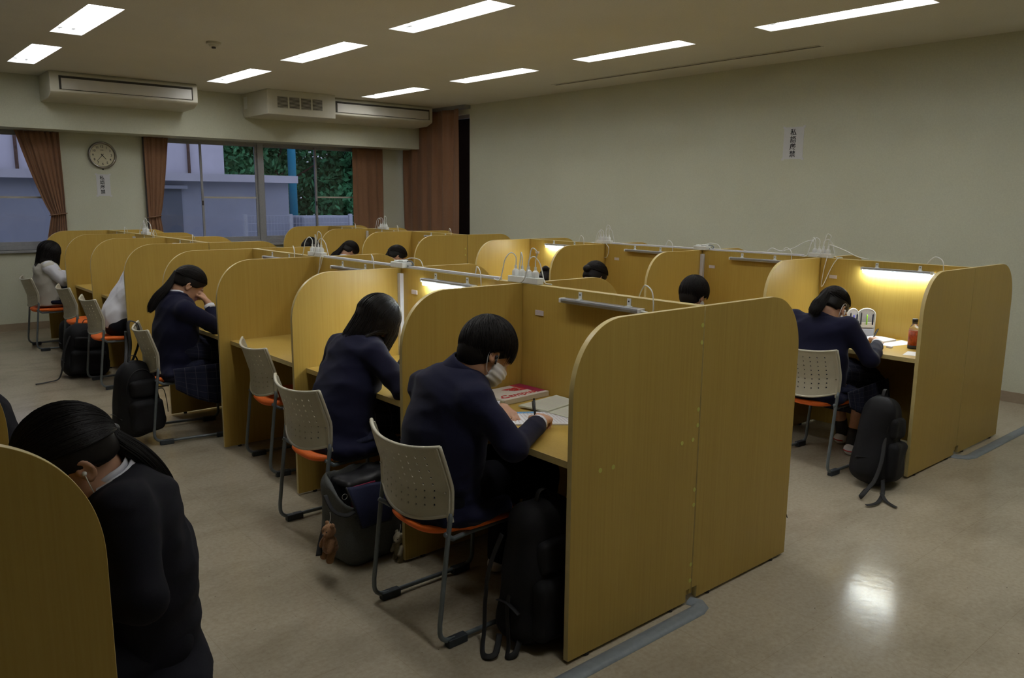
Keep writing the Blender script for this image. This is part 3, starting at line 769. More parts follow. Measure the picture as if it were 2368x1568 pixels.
# ---------------------------------------------------------------- floor cable covers
def floor_duct(pts, lb):
    t = thing('floor_cable_cover', (pts[0][0], pts[0][1], 0), lb, 'cable cover'); off = t.location
    rg = []
    P = [Vector((*p, 0)) for p in pts]
    for i, p in enumerate(P):
        d = (P[min(i+1, len(P)-1)]-P[max(i-1, 0)]).normalized(); n = Vector((-d.y, d.x, 0))
        rg.append([p+n*a+Vector((0, 0, z)) for a, z in ((-.034, .0005), (-.030, .006), (-.016, .013), (.016, .013), (.030, .006), (.034, .0005))])
    MB().rings(rg).build('cover', 'floor_duct', t, smooth=False, off=off, bevel=.001)
    return t
floor_duct([(2.49, 1.80), (2.50, 1.765), (2.485, 1.742), (2.45, 1.730), (2.3, 1.730), (1.6, 1.730), (.42, 1.730)], 'grey floor cable cover leaving the near end panel towards the lower left')
floor_duct([(5.30, 1.89), (5.305, 1.85), (5.33, 1.815), (5.38, 1.80), (5.6, 1.80), (6.4, 1.80), (7.155, 1.80)], 'grey floor cable cover running from the right end panel to the wall')

# ================================================================ CHAIRS
def make_chair():
    """local: origin on the floor under the seat centre, back at -x, sitter faces +x"""
    t = thing('stacking_chair', (0, 0, 0))
    xb = -.20; hw = .224
    for s in (-1, 1):
        y = s*hw; pts = []
        xf = xb-.024; pts += [(xb+.026, y, .505), (xb+.022, y, .47), (xb+.012, y, .40), (xf, y, .10)]
        for k in range(6): a = PI*k/10; pts.append((xf+.055-.055*math.cos(a), y, .068-.045*math.sin(a)))
        pts += [(xf+.1, y, .022), (.22, y, .022)]
        for k in range(1, 6): a = PI/2*k/5; pts.append((.22+.045*math.sin(a), y, .067-.045*math.cos(a)))
        pts += [(.265, y*.98, .15), (.262, y*.9, .33), (.235, y*.80, .385), (.15, y*.78, .392), (-.05, y*.80, .390), (-.15, y*.9, .395), (xb+.004, y*.99, .43)]
        MB().tube(pts, .0092, 10).build('frame', 'tube', t, smooth=True)
        for x in (xf+.072, .20): MB().box((x, y, .016), (.085, .032, .031)).build('foot_cap', 'grey_foot', t, bevel=.004)
    # seat pad
    mb = MB(); rg = []
    outline = []
    n = 40
    for j in range(n):
        a = 2*PI*j/n; ca, sa = math.cos(a), math.sin(a); e = .55
        outline.append((.225*abs(ca)**e*(1 if ca > 0 else -1), .208*abs(sa)**e*(1 if sa > 0 else -1)))
    for sc, z in ((.90, .391), (.97, .396), (1.0, .406), (.985, .417), (.93, .422), (.6, .418), (.25, .415)):
        rg.append([(x*sc+.012, y*sc*(1-.10*(x < -.1)), z+(.012*(abs(y)/.22)**2)-(.018 if x > .17 else 0)*((x-.17)/.05)) for x, y in outline])
    mb.rings(rg); mb.build('seat', 'orange', t, smooth=True)
    # perforated backrest
    hwb = .232; zt, zb_ = .742, .500
    def surf(u, v):      # u -1..1 across, v 0..1 up
        y = u*hwb*(1-.03*(1-v)**2 - .04*v*v + .01)
        bulge = .060*(1-u*u)
        x = xb+.030-bulge-.080*max(0, v-.38)
        z = zb_+(zt-zb_)*v - (.050*(1-u*u))*(1-v)**1.3 + .012*abs(u)**3*v - .010*(1-u*u)*v
        return Vector((x, y, z))
    mb = MB(); U = 9; V = 8; ulo, uhi, vlo, vhi = -.80, .80, .13, .90
    def cell(u0, u1, v0, v1):
        um, vm = (u0+u1)/2, (v0+v1)/2; r = .0040
        ru, rv = r/hwb, r/(zt-zb_)
        per = [(u0, v0), (um, v0), (u1, v0), (u1, vm), (u1, v1), (um, v1), (u0, v1), (u0, vm)]
        inn = [(um+ru*math.cos(-3*PI/4+k*PI/4)*1.05, vm+rv*math.sin(-3*PI/4+k*PI/4)*1.05) for k in range(8)]
        P = [surf(*p) for p in per]+[surf(*p) for p in inn]
        mb.add(P, [(k, (k+1) % 8, 8+(k+1) % 8, 8+k) for k in range(8)])
    us = [ulo+(uhi-ulo)*i/U for i in range(U+1)]; vs = [vlo+(vhi-vlo)*i/V for i in range(V+1)]
    for i in range(U):
        for j in range(V): cell(us[i], us[i+1], vs[j], vs[j+1])
    # border
    UU_ = [-1, -.93, -.86]+[u for i in range(U) for u in (us[i], (us[i]+us[i+1])/2)]+[us[-1], .86, .93, 1]
    VV_ = [0, .05, .09]+[v for i in range(V) for v in (vs[i], (vs[i]+vs[i+1])/2)]+[vs[-1], .95, 1]
    for a, b in zip(UU_, UU_[1:]):
        for c, d in zip(VV_, VV_[1:]):
            um, vm = (a+b)/2, (c+d)/2
            if ulo < um < uhi and vlo < vm < vhi: continue
            mb.add([surf(a, c), surf(b, c), surf(b, d), surf(a, d)], [(0, 1, 2, 3)])
    o = mb.build('backrest', 'cream', t, smooth=True, fixn=False)
    bm = bmesh.new(); bm.from_mesh(o.data); bmesh.ops.remove_doubles(bm, verts=bm.verts, dist=2e-4); bmesh.ops.recalc_face_normals(bm, faces=bm.faces); bm.to_mesh(o.data); bm.free()
    md = o.modifiers.new('solid', 'SOLIDIFY'); md.thickness = .0045; md.offset = 0
    o.data.polygons.foreach_set('use_smooth', [True]*len(o.data.polygons))
    es = o.modifiers.new('split', 'EDGE_SPLIT'); es.split_angle = .6
    # raised rim around the shell
    rim = []
    for k in range(24): rim.append((-1+2*k/24, 1))
    for k in range(12): rim.append((1, 1-k/12))
    for k in range(24): rim.append((1-2*k/24, 0))
    for k in range(12): rim.append((-1, k/12))
    pts = [surf(u, v) for u, v in rim]; pts.append(pts[0])
    MB().tube(pts, .0075, 8, flat=.9).build('back_rim', 'cream', t, smooth=True)
    for s in (-1, 1):
        rg = []
        for k in range(9):
            v = .99-.99*k/8; p = surf(s*.965, v); w = .013+.010*math.sin(PI*k/8); q = .010
            rg.append([p+Vector((-q, s*.006, 0)), p+Vector((-q, -s*w, 0)), p+Vector((q, -s*w, 0)), p+Vector((q, s*.006, 0))])
        p = surf(s*.965, 0); rg.append([q_+Vector((.006, 0, -.03)) for q_ in rg[-1]])
        MB().rings(rg).build('back_bracket', 'cream', t, smooth=False, bevel=.003)
        MB().cyl(surf(s*.93, .33)+Vector((-.013, 0, 0)), surf(s*.93, .33)+Vector((-.009, 0, 0)), .004, 10).build('screw', 'metal', t)
    return t
chair0 = make_chair()
chairs = [((1.735, 2.37), 0, 'cream backed chair under the masked boy in the navy blazer'),
 ((1.79, 3.355), 0, 'cream backed chair under the long-haired girl beside the grey bag'),
 ((2.045, 4.42), -.10, 'empty cream and orange chair pushed in at the vacant desk'),
 ((1.731, 5.447), -.15, 'cream backed chair with the black backpack hung on it'),
 ((1.83, 7.31), 0, 'cream backed chair under the white-shirted student'),
 ((1.86, 8.35), .0, 'empty cream chair just beyond the white-shirted student'),
 ((1.76, 9.52), 0, 'cream backed chair under the girl in the cream knit vest'),
 ((4.545, 2.405), -.05, 'cream backed chair under the ponytailed girl at the lit right-hand desk'),
 ((4.62, 3.40), 0, 'chair under the short-haired boy in the right-hand row'),
 ((4.62, 4.43), 0, 'chair under the girl with the bun'),
 ((4.62, 5.48), 0, 'chair at the far end desk of the right-hand row'),
 ((4.62, 7.45), 0, 'chair under the bespectacled student in the farthest row'),
 ((4.62, 8.50), 0, 'chair under the ponytailed student in the farthest row'),
 ((4.62, 9.55), 0, 'chair at the last desk of the farthest row'),
 ((.30, 2.01), PI+1.45, 'chair under the ponytailed girl at the lower left'),
 ((.36, 3.05), PI, 'chair under the person at the left edge')]
for k, ((x, y), r, lb) in enumerate(chairs):
    o = chair0 if k == 0 else copy_tree(chair0)
    o.location = (x, y, 0); o.rotation_euler = (0, 0, r); tag(o, lb, 'chair', 'stacking chairs in the study room')
# ================================================================ PEOPLE
V3 = lambda *a: np.array(a, float)
class Vox:
    """signed distance field on a grid, blended shape by shape, meshed as one closed surface"""
    def __init__(s, lo, hi, h):
        s.lo = np.array(lo, float); s.h = h; s.n = np.ceil((np.array(hi, float)-s.lo)/h).astype(int)+1
        s.a = np.full(s.n, .15, np.float32)
    def block(s, lo, hi, m):
        i0 = np.clip(np.floor((np.array(lo)-m-s.lo)/s.h).astype(int), 0, s.n-1); i1 = np.clip(np.ceil((np.array(hi)+m-s.lo)/s.h).astype(int)+1, 1, s.n)
        sl = tuple(slice(a, b) for a, b in zip(i0, i1))
        ax = [(s.lo[k]+s.h*np.arange(i0[k], i1[k])).astype(np.float32) for k in range(3)]
        return sl, np.meshgrid(*ax, indexing='ij', sparse=True)
    def put(s, lo, hi, fn, k=.012, sub=False, cut=None):
        sl, (X, Y, Z) = s.block(lo, hi, k+3*s.h)
        d = fn(X, Y, Z)
        if cut is not None:
            for p, n in cut: d = np.maximum(d, (X-p[0])*n[0]+(Y-p[1])*n[1]+(Z-p[2])*n[2])
        a = s.a[sl]
        if sub:
            d = -d; hh = np.clip(.5-.5*(d-a)/-k, 0, 1) if False else np.clip(.5+.5*(d-a)/k, 0, 1)
            s.a[sl] = a*(1-hh)+d*hh+k*hh*(1-hh)
        else:
            hh = np.clip(.5+.5*(a-d)/k, 0, 1); s.a[sl] = a*(1-hh)+d*hh-k*hh*(1-hh)
        return s
    def cone(s, p, q, r1, r2, k=.012, cut=None, sub=False):
        p = np.array(p, float); q = np.array(q, float); v = q-p; L2 = max(v@v, 1e-9); r = max(r1, r2)
        def fn(X, Y, Z):
            t = np.clip(((X-p[0])*v[0]+(Y-p[1])*v[1]+(Z-p[2])*v[2])/L2, 0, 1)
            return np.sqrt((X-p[0]-t*v[0])**2+(Y-p[1]-t*v[1])**2+(Z-p[2]-t*v[2])**2)-(r1+(r2-r1)*t)
        return s.put(np.minimum(p, q)-r, np.maximum(p, q)+r, fn, k, sub, cut)
    def chain(s, pts, rs, k=.012):
        for a, b, r1, r2 in zip(pts, pts[1:], rs, rs[1:]): s.cone(a, b, r1, r2, k)
        return s
    def econe(s, p, q, w, d1, d2, w1, w2, k=.02, cut=None):
        """elliptical cone from p to q; w = width axis; d = half depth, w1/w2 = half width"""
        p = np.array(p, float); q = np.array(q, float); v = q-p; L = np.linalg.norm(v); u = v/L
        w = np.array(w, float); w = w-u*(w@u); w /= np.linalg.norm(w); c = np.cross(u, w); R = max(d1, d2, w1, w2)
        def fn(X, Y, Z):
            x, y, z = X-p[0], Y-p[1], Z-p[2]
            tu = x*u[0]+y*u[1]+z*u[2]; t = np.clip(tu/L, 0, 1)
            a = w1+(w2-w1)*t; b = d1+(d2-d1)*t; eu = tu-t*L
            r = np.sqrt(((x*w[0]+y*w[1]+z*w[2])/a)**2+((x*c[0]+y*c[1]+z*c[2])/b)**2+(eu/b)**2)
            return (r-1)*np.minimum(a, b)
        return s.put(np.minimum(p, q)-R, np.maximum(p, q)+R, fn, k, False, cut)
    def ell(s, c, r, R=None, k=.012, sub=False, cut=None):
        c = np.array(c, float); r = np.array(r, float); R = np.eye(3) if R is None else np.array(R); m = max(r)
        def fn(X, Y, Z):
            x, y, z = X-c[0], Y-c[1], Z-c[2]
            q = [(x*R[0][i]+y*R[1][i]+z*R[2][i])/r[i] for i in range(3)]
            n = np.sqrt(q[0]**2+q[1]**2+q[2]**2); g = np.sqrt((q[0]/r[0])**2+(q[1]/r[1])**2+(q[2]/r[2])**2)
            return n*(n-1)/np.maximum(g, 1e-6)
        return s.put(c-m, c+m, fn, k, sub, cut)
    def wrinkle(s, amp, f, seed, lo=None):
        rg = np.random.default_rng(seed); X, Y, Z = np.meshgrid(*[(s.lo[k]+s.h*np.arange(s.n[k])).astype(np.float32) for k in range(3)], indexing='ij', sparse=True)
        for i in range(5):
            d = rg.normal(size=3); d /= np.linalg.norm(d); e = rg.normal(size=3)*f*.35; ff = f*(.6+.8*rg.random())
            s.a += (amp*.5*np.sin(ff*(X*d[0]+Y*d[1]+Z*d[2])+1.3*np.sin(X*e[0]+Y*e[1]+Z*e[2])+i)).astype(np.float32)
        return s
    def folds(s, amp, f, seed):
        rg = np.random.default_rng(seed); X, Y, Z = np.meshgrid(*[(s.lo[k]+s.h*np.arange(s.n[k])).astype(np.float32) for k in range(3)], indexing='ij', sparse=True)
        for i in range(5):
            d = rg.normal(size=3); d[2] *= 1.5; d /= np.linalg.norm(d); e = rg.normal(size=3)*f*.22; m = rg.normal(size=3)*9; ff = f*(.6+.8*rg.random())
            ph = ff*(X*d[0]+Y*d[1]+Z*d[2])+2.2*np.sin(X*e[0]+Y*e[1]+Z*e[2]+i)
            mask = np.clip(.5+.9*np.sin(X*m[0]+Y*m[1]+Z*m[2]+i*2), 0, 1)
            s.a += (amp*mask*(np.abs(np.sin(ph))**.8-.6)).astype(np.float32)
        return s
    def mesh(s, name, mat, parent, off, smooth_it=3):
        a = s.a; n = a.shape; ins = a < 0
        for ax in range(3):      # keep the surface closed at the grid border
            sl = [slice(None)]*3; sl[ax] = 0; ins[tuple(sl)] = False; sl[ax] = -1; ins[tuple(sl)] = False
        c = np.zeros((n[0]-1, n[1]-1, n[2]-1), np.int8); acc = None
        for dx in (0, 1):
            for dy in (0, 1):
                for dz in (0, 1): c += ins[dx:n[0]-1+dx, dy:n[1]-1+dy, dz:n[2]-1+dz]
        act = (c > 0) & (c < 8); idx = np.argwhere(act); ids = -np.ones(act.shape, np.int32); ids[act] = np.arange(len(idx))
        P = np.zeros((len(idx), 3)); cnt = np.zeros(len(idx))
        I, J, K = idx.T
        for ax in range(3):
            for o1 in (0, 1):
                for o2 in (0, 1):
                    o = [0, 0, 0]; oth = [x for x in range(3) if x != ax]; o[oth[0]] = o1; o[oth[1]] = o2
                    A = a[I+o[0], J+o[1], K+o[2]]; ia = ins[I+o[0], J+o[1], K+o[2]]
                    o2_ = list(o); o2_[ax] += 1
                    B = a[I+o2_[0], J+o2_[1], K+o2_[2]]; ib = ins[I+o2_[0], J+o2_[1], K+o2_[2]]
                    x = ia != ib; t = np.clip(A/(A-B+1e-12), 0, 1); t = np.where(np.isfinite(t), t, .5)
                    q = np.array(o, float)[None, :].repeat(len(idx), 0); q[:, ax] += t
                    P[x] += q[x]; cnt[x] += 1
        P = s.lo+s.h*(idx+P/np.maximum(cnt, 1)[:, None])
        F = []
        for ax in range(3):
            oth = [x for x in range(3) if x != ax]; u, v = oth
            sa = [slice(None)]*3; sb = [slice(None)]*3; sa[ax] = slice(0, -1); sb[ax] = slice(1, None)
            ch = ins[tuple(sa)] != ins[tuple(sb)]; e = np.argwhere(ch); A = ins[tuple(sa)][ch]
            ok = (e[:, u] > 0) & (e[:, v] > 0) & (e[:, u] < n[u]-1) & (e[:, v] < n[v]-1); e = e[ok]; A = A[ok]
            def cell(du, dv):
                q = e.copy(); q[:, u] -= du; q[:, v] -= dv; return ids[q[:, 0], q[:, 1], q[:, 2]]
            f = np.stack([cell(1, 1), cell(0, 1), cell(0, 0), cell(1, 0)], 1)
            flip = A if ax != 1 else ~A
            f[~flip] = f[~flip][:, ::-1]; F.append(f)
        F = np.concatenate(F)
        # neighbour smoothing
        E = np.concatenate([F[:, [0, 1]], F[:, [1, 2]], F[:, [2, 3]], F[:, [3, 0]]])
        for _ in range(smooth_it):
            S = np.zeros_like(P); Cn = np.zeros(len(P))
            for x, y in ((0, 1), (1, 0)):
                for k in range(3): S[:, k] += np.bincount(E[:, x], P[E[:, y], k], len(P))
                Cn += np.bincount(E[:, x], minlength=len(P))
            P = .45*P+.55*S/np.maximum(Cn, 1)[:, None]
        P -= np.array(off)
        me = bpy.data.meshes.new(name); me.vertices.add(len(P)); me.vertices.foreach_set('co', P.astype(np.float32).ravel())
        me.loops.add(4*len(F)); me.loops.foreach_set('vertex_index', F.astype(np.int32).ravel())
        me.polygons.add(len(F)); me.polygons.foreach_set('loop_start', np.arange(0, 4*len(F), 4, dtype=np.int32)); me.polygons.foreach_set('loop_total', np.full(len(F), 4, np.int32))
        me.polygons.foreach_set('use_smooth', np.ones(len(F), bool)); me.materials.append(MT[mat]); me.update(calc_edges=True); me.validate()
        o = bpy.data.objects.new(name, me); COL.objects.link(o); o.parent = parent
        return o
def unit(v): v = np.array(v, float); return v/np.linalg.norm(v)

def hand_field(vx, w, Dv, Nv, Sv, curl, spread=.0, thumb=(.045, .02), tc=.5, s=1.0):
    """wrist w, D toward fingers, N back of the hand, S toward the thumb"""
    D_, N_, S_ = unit(Dv), unit(Nv), unit(Sv); k = .005
    vx.econe(w-.02*D_, w+.075*s*D_, S_, .020, .013, .026*s, .038*s, .01)
    tips = []
    for i, (o, L) in enumerate(((.029, .072), (.010, .080), (-.010, .074), (-.028, .058))):
        b = w+D_*(.082-.004*abs(i-1))*s+S_*o*s; ang = 0; d = unit(D_+S_*spread*(1.5-i)); p = b; r = .0092*s*(1 if i < 3 else .88)
        vx.cone(w+.04*D_+S_*o*.7, p, .012*s, r*1.08, k)
        for j, f in enumerate((.46, .30, .24)):
            ang += curl[i]*(1.0, 1.15, .8)[j]
            dd = d*math.cos(ang)-N_*math.sin(ang); q = p+dd*L*f*s; vx.cone(p, q, r, r*.93, k); p = q; r *= .93
        tips.append(p)
    p = w+.018*D_*s+S_*.022*s; d1 = unit(D_*.75+S_*.65-N_*.25)
    q = p+d1*.042*s; vx.cone(p, q, .015*s, .0125*s, .008)
    d2 = unit(D_*(1-.3*tc)+S_*(.35-tc*.75)-N_*(.25+.35*tc)); q2 = q+d2*.030*s; vx.cone(q, q2, .0118*s, .0105*s, k)
    d3 = unit(D_*(1-.5*tc)+S_*(.2-tc)-N_*(.2+.5*tc)); q3 = q2+d3*.024*s; vx.cone(q2, q3, .0105*s, .008*s, k)
    return tips, q3

def strands(mb, paths, r=.0011, n=3):
    """paths: array (N, K, 3) of hair centre lines"""
    P = np.array(paths); Nn, K, _ = P.shape
    T = np.gradient(P, axis=1); T /= np.linalg.norm(T, axis=2, keepdims=True)+1e-9
    ref = np.array([.31, .77, .55]); U = np.cross(T, ref); U /= np.linalg.norm(U, axis=2, keepdims=True)+1e-9; Wv = np.cross(T, U)
    tp = np.linspace(0, 1, K); rad = r*(1-.75*tp**3)
    vs = []
    for j in range(n):
        a = 2*PI*j/n; vs.append(P+rad[None, :, None]*(math.cos(a)*U+math.sin(a)*Wv))
    Vv = np.stack(vs, 2).reshape(-1, 3)      # index ((i*K)+k)*n+j
    base = (np.arange(Nn)[:, None, None]*K+np.arange(K-1)[None, :, None])*n; j = np.arange(n)[None, None, :]
    a = base+j; b = base+(j+1) % n
    F = np.stack([a, b, b+n, a+n], 3).reshape(-1, 4)
    o = len(mb.v); mb.v += [tuple(v) for v in Vv]; mb.f += [tuple(int(x)+o for x in f) for f in F]; mb.m += [0]*len(F)

HC = V3(-.008, 0, .022); HR_ = V3(.100, .078, .098)
def head_R(hf, roll=0, left=None):
    f = unit(hf); l = np.array([0, 1., 0]) if left is None else np.array(left, float); l = unit(l-f*(l@f)); u = np.cross(f, l)
    if u[2] < 0 and left is None: l = -l; u = -u
    c, s = math.cos(roll), math.sin(roll); l2 = c*l+s*u; u2 = -s*l+c*u
    return np.stack([f, l2, u2], 1)     # columns F, L, U

def person(label, J, outfit, hairdo, res=.006, detail=1, group=None):
    """J: joints in room coordinates; outfit, hairdo: dicts"""
    face = J.get('face', 1); flip = np.array([face, face, 1.])
    root = thing('person', (J['pel'][0], J['pel'][1], 0), label, 'person', group); off = np.array(root.location)
    g = lambda n: np.array(J[n], float)
    pel, nb, hc = g('pel'), g('nb'), g('hc'); R = head_R(J['hf'], J.get('hroll', 0), [0, face, 0]); HF, HL_, HU = R.T
    hp = lambda x, y, z: hc + R @ np.array([x, y, z])
    sc = J.get('scale', 1.0); lean = unit(nb-pel); side = unit(g('sL')-g('sR')); fw = np.cross(side, [0, 0, 1.]); fw = unit(fw)
    mid = (pel*.55+nb*.45)-fw*.025*J.get('hunch', 1.0)+np.array([0, 0, .0]); chest = pel*.22+nb*.78-fw*.02*J.get('hunch', 1.0)
    pts = [pel, mid, nb, hc, g('sL'), g('sR'), g('eL'), g('eR'), g('wL'), g('wR'), g('kL'), g('kR'), g('aL'), g('aR')]
    lo = np.min(pts, 0)-np.array([.28, .28, .16]); hi = np.max(pts, 0)+np.array([.28, .28, .22]); lo[2] = max(lo[2], -.01)
    nbk = nb + .0*lean
    # ---- skin: one continuous body
    vx = Vox(lo, hi, res)
    vx.econe(pel, mid, side, .085, .080, .145, .12, .03).econe(mid, chest, side, .08, .095, .12, .15, .03).econe(chest, nb-.03*lean, side, .09, .06, .15, .09, .03)
    neck_top = hp(-.035, 0, -.055); vx.cone(nb-.02*lean, neck_top, .055, .050, .02)
    vx.ell(hp(*HC), HR_*.955, R, .012); vx.ell(hp(.028, 0, -.045), (.066, .060, .072), R, .02); vx.ell(hp(.062, 0, -.088), (.024, .026, .020), R, .015)
    vx.ell(hp(.000, 0, -.07), (.060, .056, .045), R, .02)
    if detail:
        vx.cone(hp(.089, 0, .008), hp(.108, 0, -.028), .008, .013, .012); vx.ell(hp(.094, 0, -.032), (.014, .017, .009), R, .006)
        for s_ in (-1, 1):
            vx.ell(hp(.088, s_*.031, .002), (.018, .017, .012), R, .008, sub=True); vx.ell(hp(.079, s_*.031, .000), (.014, .015, .010), R, .003)
            vx.ell(hp(.084, s_*.032, .020), (.010, .024, .006), R, .008)
        vx.ell(hp(.086, 0, -.060), (.012, .024, .006), R, .006); vx.ell(hp(.084, 0, -.070), (.012, .021, .007), R, .006)
    for s_ in (-1, 1):
        Re = R @ np.array(Matrix.Rotation(-.25*s_, 3, 'Z') @ Matrix.Rotation(.2, 3, 'Y'))
        vx.ell(hp(-.008, s_*.079, -.014), (.020, .0085, .033), Re, .004); vx.ell(hp(-.008, s_*.086, -.016), (.011, .006, .021), Re, .003, sub=True)
        vx.ell(hp(-.004, s_*.078, -.040), (.009, .007, .010), Re, .004); vx.ell(hp(.006, s_*.0795, -.018), (.005, .006, .009), Re, .003)
    info = {}
    for c, s_ in (('L', 1), ('R', -1)):
        S, E_, Wr = g('s'+c), g('e'+c), g('w'+c)
        vx.cone(S, E_, .043, .036, .02); vx.cone(E_, Wr, .036, .025, .012)
        hd = J.get('h'+c, {})
        D_ = unit(hd.get('D', Wr-E_)); N_ = unit(np.array(hd.get('N', [0, 0, 1]), float)-D_*(np.array(hd.get('N', [0, 0, 1]), float)@D_))
        Sd = np.cross(N_, D_)*s_*-1 if True else 0
        if 'S' in hd: Sd = unit(hd['S'])
        info[c] = hand_field(vx, Wr, D_, N_, Sd, hd.get('curl', (.35, .38, .42, .45)), hd.get('spread', .05), tc=hd.get('tc', .5), s=hd.get('s', .95))
        info[c] += (D_, N_, Sd)
        hip = pel+side*s_*.085+np.array([0, 0, -.03]); Kn, An = g('k'+c), g('a'+c)
        vx.cone(hip, Kn, .078, .055, .02); vx.cone(Kn, An, .053, .034, .015)
        ft = fw*J.get('foot', 1); vx.econe(An+np.array([0, 0, -.035]), An+ft*.15+np.array([0, 0, -.055]), side, .030, .018, .034, .040, .02)
    vx.mesh('body', 'skin', root, off, 2)
    # ---- clothes
    wmat = outfit.get('top', 'navy'); th = outfit.get('thick', .016); ta = min(th, .010)
    cres = max(res, .0065)
    jx = Vox(lo, hi, cres)
    hem = pel+np.array([0, 0, outfit.get('hem', -.06)])-fw*.0
    jx.econe(hem, pel+np.array([0, 0, .06]), side, .130+th*.4, .118+th*.4, .178+th*.4, .165+th*.5, .03, cut=[(hem-np.array([0, 0, .02]), np.array([0, 0, -1.]))])
    if wmat.startswith('navy'): jx.econe(pel+np.array([0, 0, -.090])-fw*.09, pel+np.array([0, 0, -.080])+fw*.16, side, .060, .058, .232, .238, .03)
    jx.econe(pel+np.array([0, 0, .04]), mid, side, .112+th, .112+th, .155+th, .155+th, .05)
    jx.econe(mid, chest, side, .110+th, .105+th, .155+th, .160+th, .05)
    jx.econe(chest, nb-.045*lean, side, .095+th, .058+th, .155+th, .10, .04, cut=[(nb+.005*lean, lean)])
    cuffs = []
    for c, s_ in (('L', 1), ('R', -1)):
        S, E_, Wr = g('s'+c), g('e'+c), g('w'+c); d = unit(Wr-E_)
        jx.cone(nb-.06*lean-fw*.01, S, .050+th, .044+ta, .05, cut=[(nb+.005*lean, lean)])
        jx.cone(S, E_, .050+ta, .041+ta, .03)
        if outfit.get('sleeve', 1) == 1:
            cut = [(Wr-d*.030, d)]; jx.cone(E_, Wr+d*.01, .041+ta, .032+ta*.6, .02, cut=cut)
        else:
            e2 = E_+d*.10; jx.cone(E_, e2, .042+th, .038+th, .02, cut=[(e2, d)])
        cuffs.append((Wr, d))
    jx.cone(nb+.012*lean, neck_top, .048, .045, .006, sub=True)
    if outfit.get('big'): jx.ell(nb+lean*.035+fw*.035, (.105, .095, .070), None, .01, sub=True)
    jx.wrinkle(.004, 20, int(abs(pel[1])*100)); jx.folds(outfit.get('wr', .0042), 30, int(abs(pel[1])*77))
    top = jx.mesh({'navy': 'blazer', 'navy2': 'blazer', 'shirt': 'shirt', 'knit': 'knit_vest'}[wmat], wmat, root, off, 3)
    if outfit.get('sleeve', 1) == 1 and detail:
        for Wr, d in cuffs:
            MB().tube([Vector(Wr-d*.05), Vector(Wr-d*.018)], [.0345, .0335], 18, caps=False).build('shirt_cuff', 'shirt', root, smooth=True, off=off, solid=.002)
    if 'sleeves' in outfit:     # shirt sleeves under a vest
        for c, s_ in (('L', 1), ('R', -1)):
            sx = Vox(lo, hi, cres)
            S, E_, Wr = g('s'+c), g('e'+c), g('w'+c); d = unit(Wr-E_); sx.cone(S, E_, .070, .064, .02); sx.cone(E_, Wr, .062, .046, .02, cut=[(E_*.35+Wr*.65, d)])
            sx.wrinkle(.005, 34, 5); sx.mesh('shirt_sleeve', outfit['sleeves'], root, off, 2)
    # collars
    def collar(name, mat, r0, r1, z0, z1, a_open, thk, tilt=.35):
        ax = unit(neck_top-nb); f_ = unit(fw-ax*(fw@ax)); l_ = np.cross(ax, f_)
        c0 = nb+ax*z0; c1 = nb+ax*z1
        def fn(u, v):
            a = a_open+(2*PI-2*a_open)*u; m = math.cos(a)      # a = 0 at the front
            dz = -tilt*.06*max(m, -.25); rr = r0+(r1-r0)*v
            c = c0+(c1-c0)*v
            return c+ax*dz+f_*rr*math.cos(a)*1.02+l_*rr*math.sin(a)
        MB().grid(fn, 36, 4).build(name, mat, root, smooth=True, off=off, solid=thk, fixn=False)
    if outfit.get('collar', 1):
        if wmat.startswith('navy'):
            collar('shirt_collar', 'shirt', .066, .060, .002, .045 if outfit.get('white', 1) else .030, .25, .003)
            if outfit.get('big'): collar('shirt_collar_fold', 'shirt', .100, .070, -.022, .036, .35, .005)
            if not outfit.get('big'): collar('blazer_collar', wmat, .094, .069, -.018, .034 if outfit.get('white', 1) else .044, .45, .008)
        else: collar('shirt_collar', 'shirt', .075, .064, -.008, .036, .25, .004)
    # lower clothes
    low = outfit.get('low', 'trousers')
    if low == 'trousers':
        tx = Vox(lo, hi, cres)
        tx.econe(pel+np.array([0, 0, -.02]), pel+np.array([0, 0, .05]), side, .118, .112, .170, .16, .03)
        for c, s_ in (('L', 1), ('R', -1)):
            hip = pel+side*s_*.10+np.array([0, 0, -.025]); Kn, An = g('k'+c), g('a'+c)
            tx.cone(hip, Kn, .102, .076, .03); tx.cone(Kn, An+np.array([0, 0, -.02]), .072, .060, .02, cut=[(An+np.array([0, 0, -.03]), np.array([0, 0, -1.]))])
        tx.wrinkle(.004, 30, 9).mesh('trousers', 'black_cloth', root, off, 2)
    else:
        drop = outfit.get('drop', .17)
        k0 = (g('kL')+g('kR'))/2; kd = unit(k0-pel)
        nu, nv = 96, 16
        def fn(u, v):
            a = 2*PI*u
            # v: 0 waist .. 1 hem ; centre line goes from pelvis along the thighs and drops over the knees
            s_ = v
            if s_ < .6:
                t_ = s_/.6; c = pel+np.array([0, 0, .04-.05*t_])+(k0+kd*.035-pel)*t_; tv = kd
                wd, hd_ = .172+.035*t_, .115-.012*t_
            else:
                t_ = (s_-.6)/.4; c = k0+kd*(.035+.035*math.sin(t_*PI/2))+np.array([0, 0, -.01-drop*t_]); wd, hd_ = .207+.035*t_, .103+.012*t_
                tv = unit(kd*(1-t_)+np.array([0, 0, -1.])*(t_+.15))
            up = np.array([0, 0, 1.]); nn = unit(up-tv*(up@tv)) if abs(tv[2]) < .95 else unit(kd)
            if v >= .6: nn = unit(kd*t_+np.array([0, 0, 1.])*(1-t_)) if t_ < 1 else kd
            pl = 1+.05*math.sin(a*16)*min(1, v*2)
            return c+side*math.cos(a)*wd*pl+nn*math.sin(a)*hd_*pl
        mb = MB().grid(fn, nu, nv); o = mb.build('skirt', 'plaid', root, smooth=True, off=off, solid=.003, fixn=False)
        uv = o.data.uv_layers.new(name='uv')
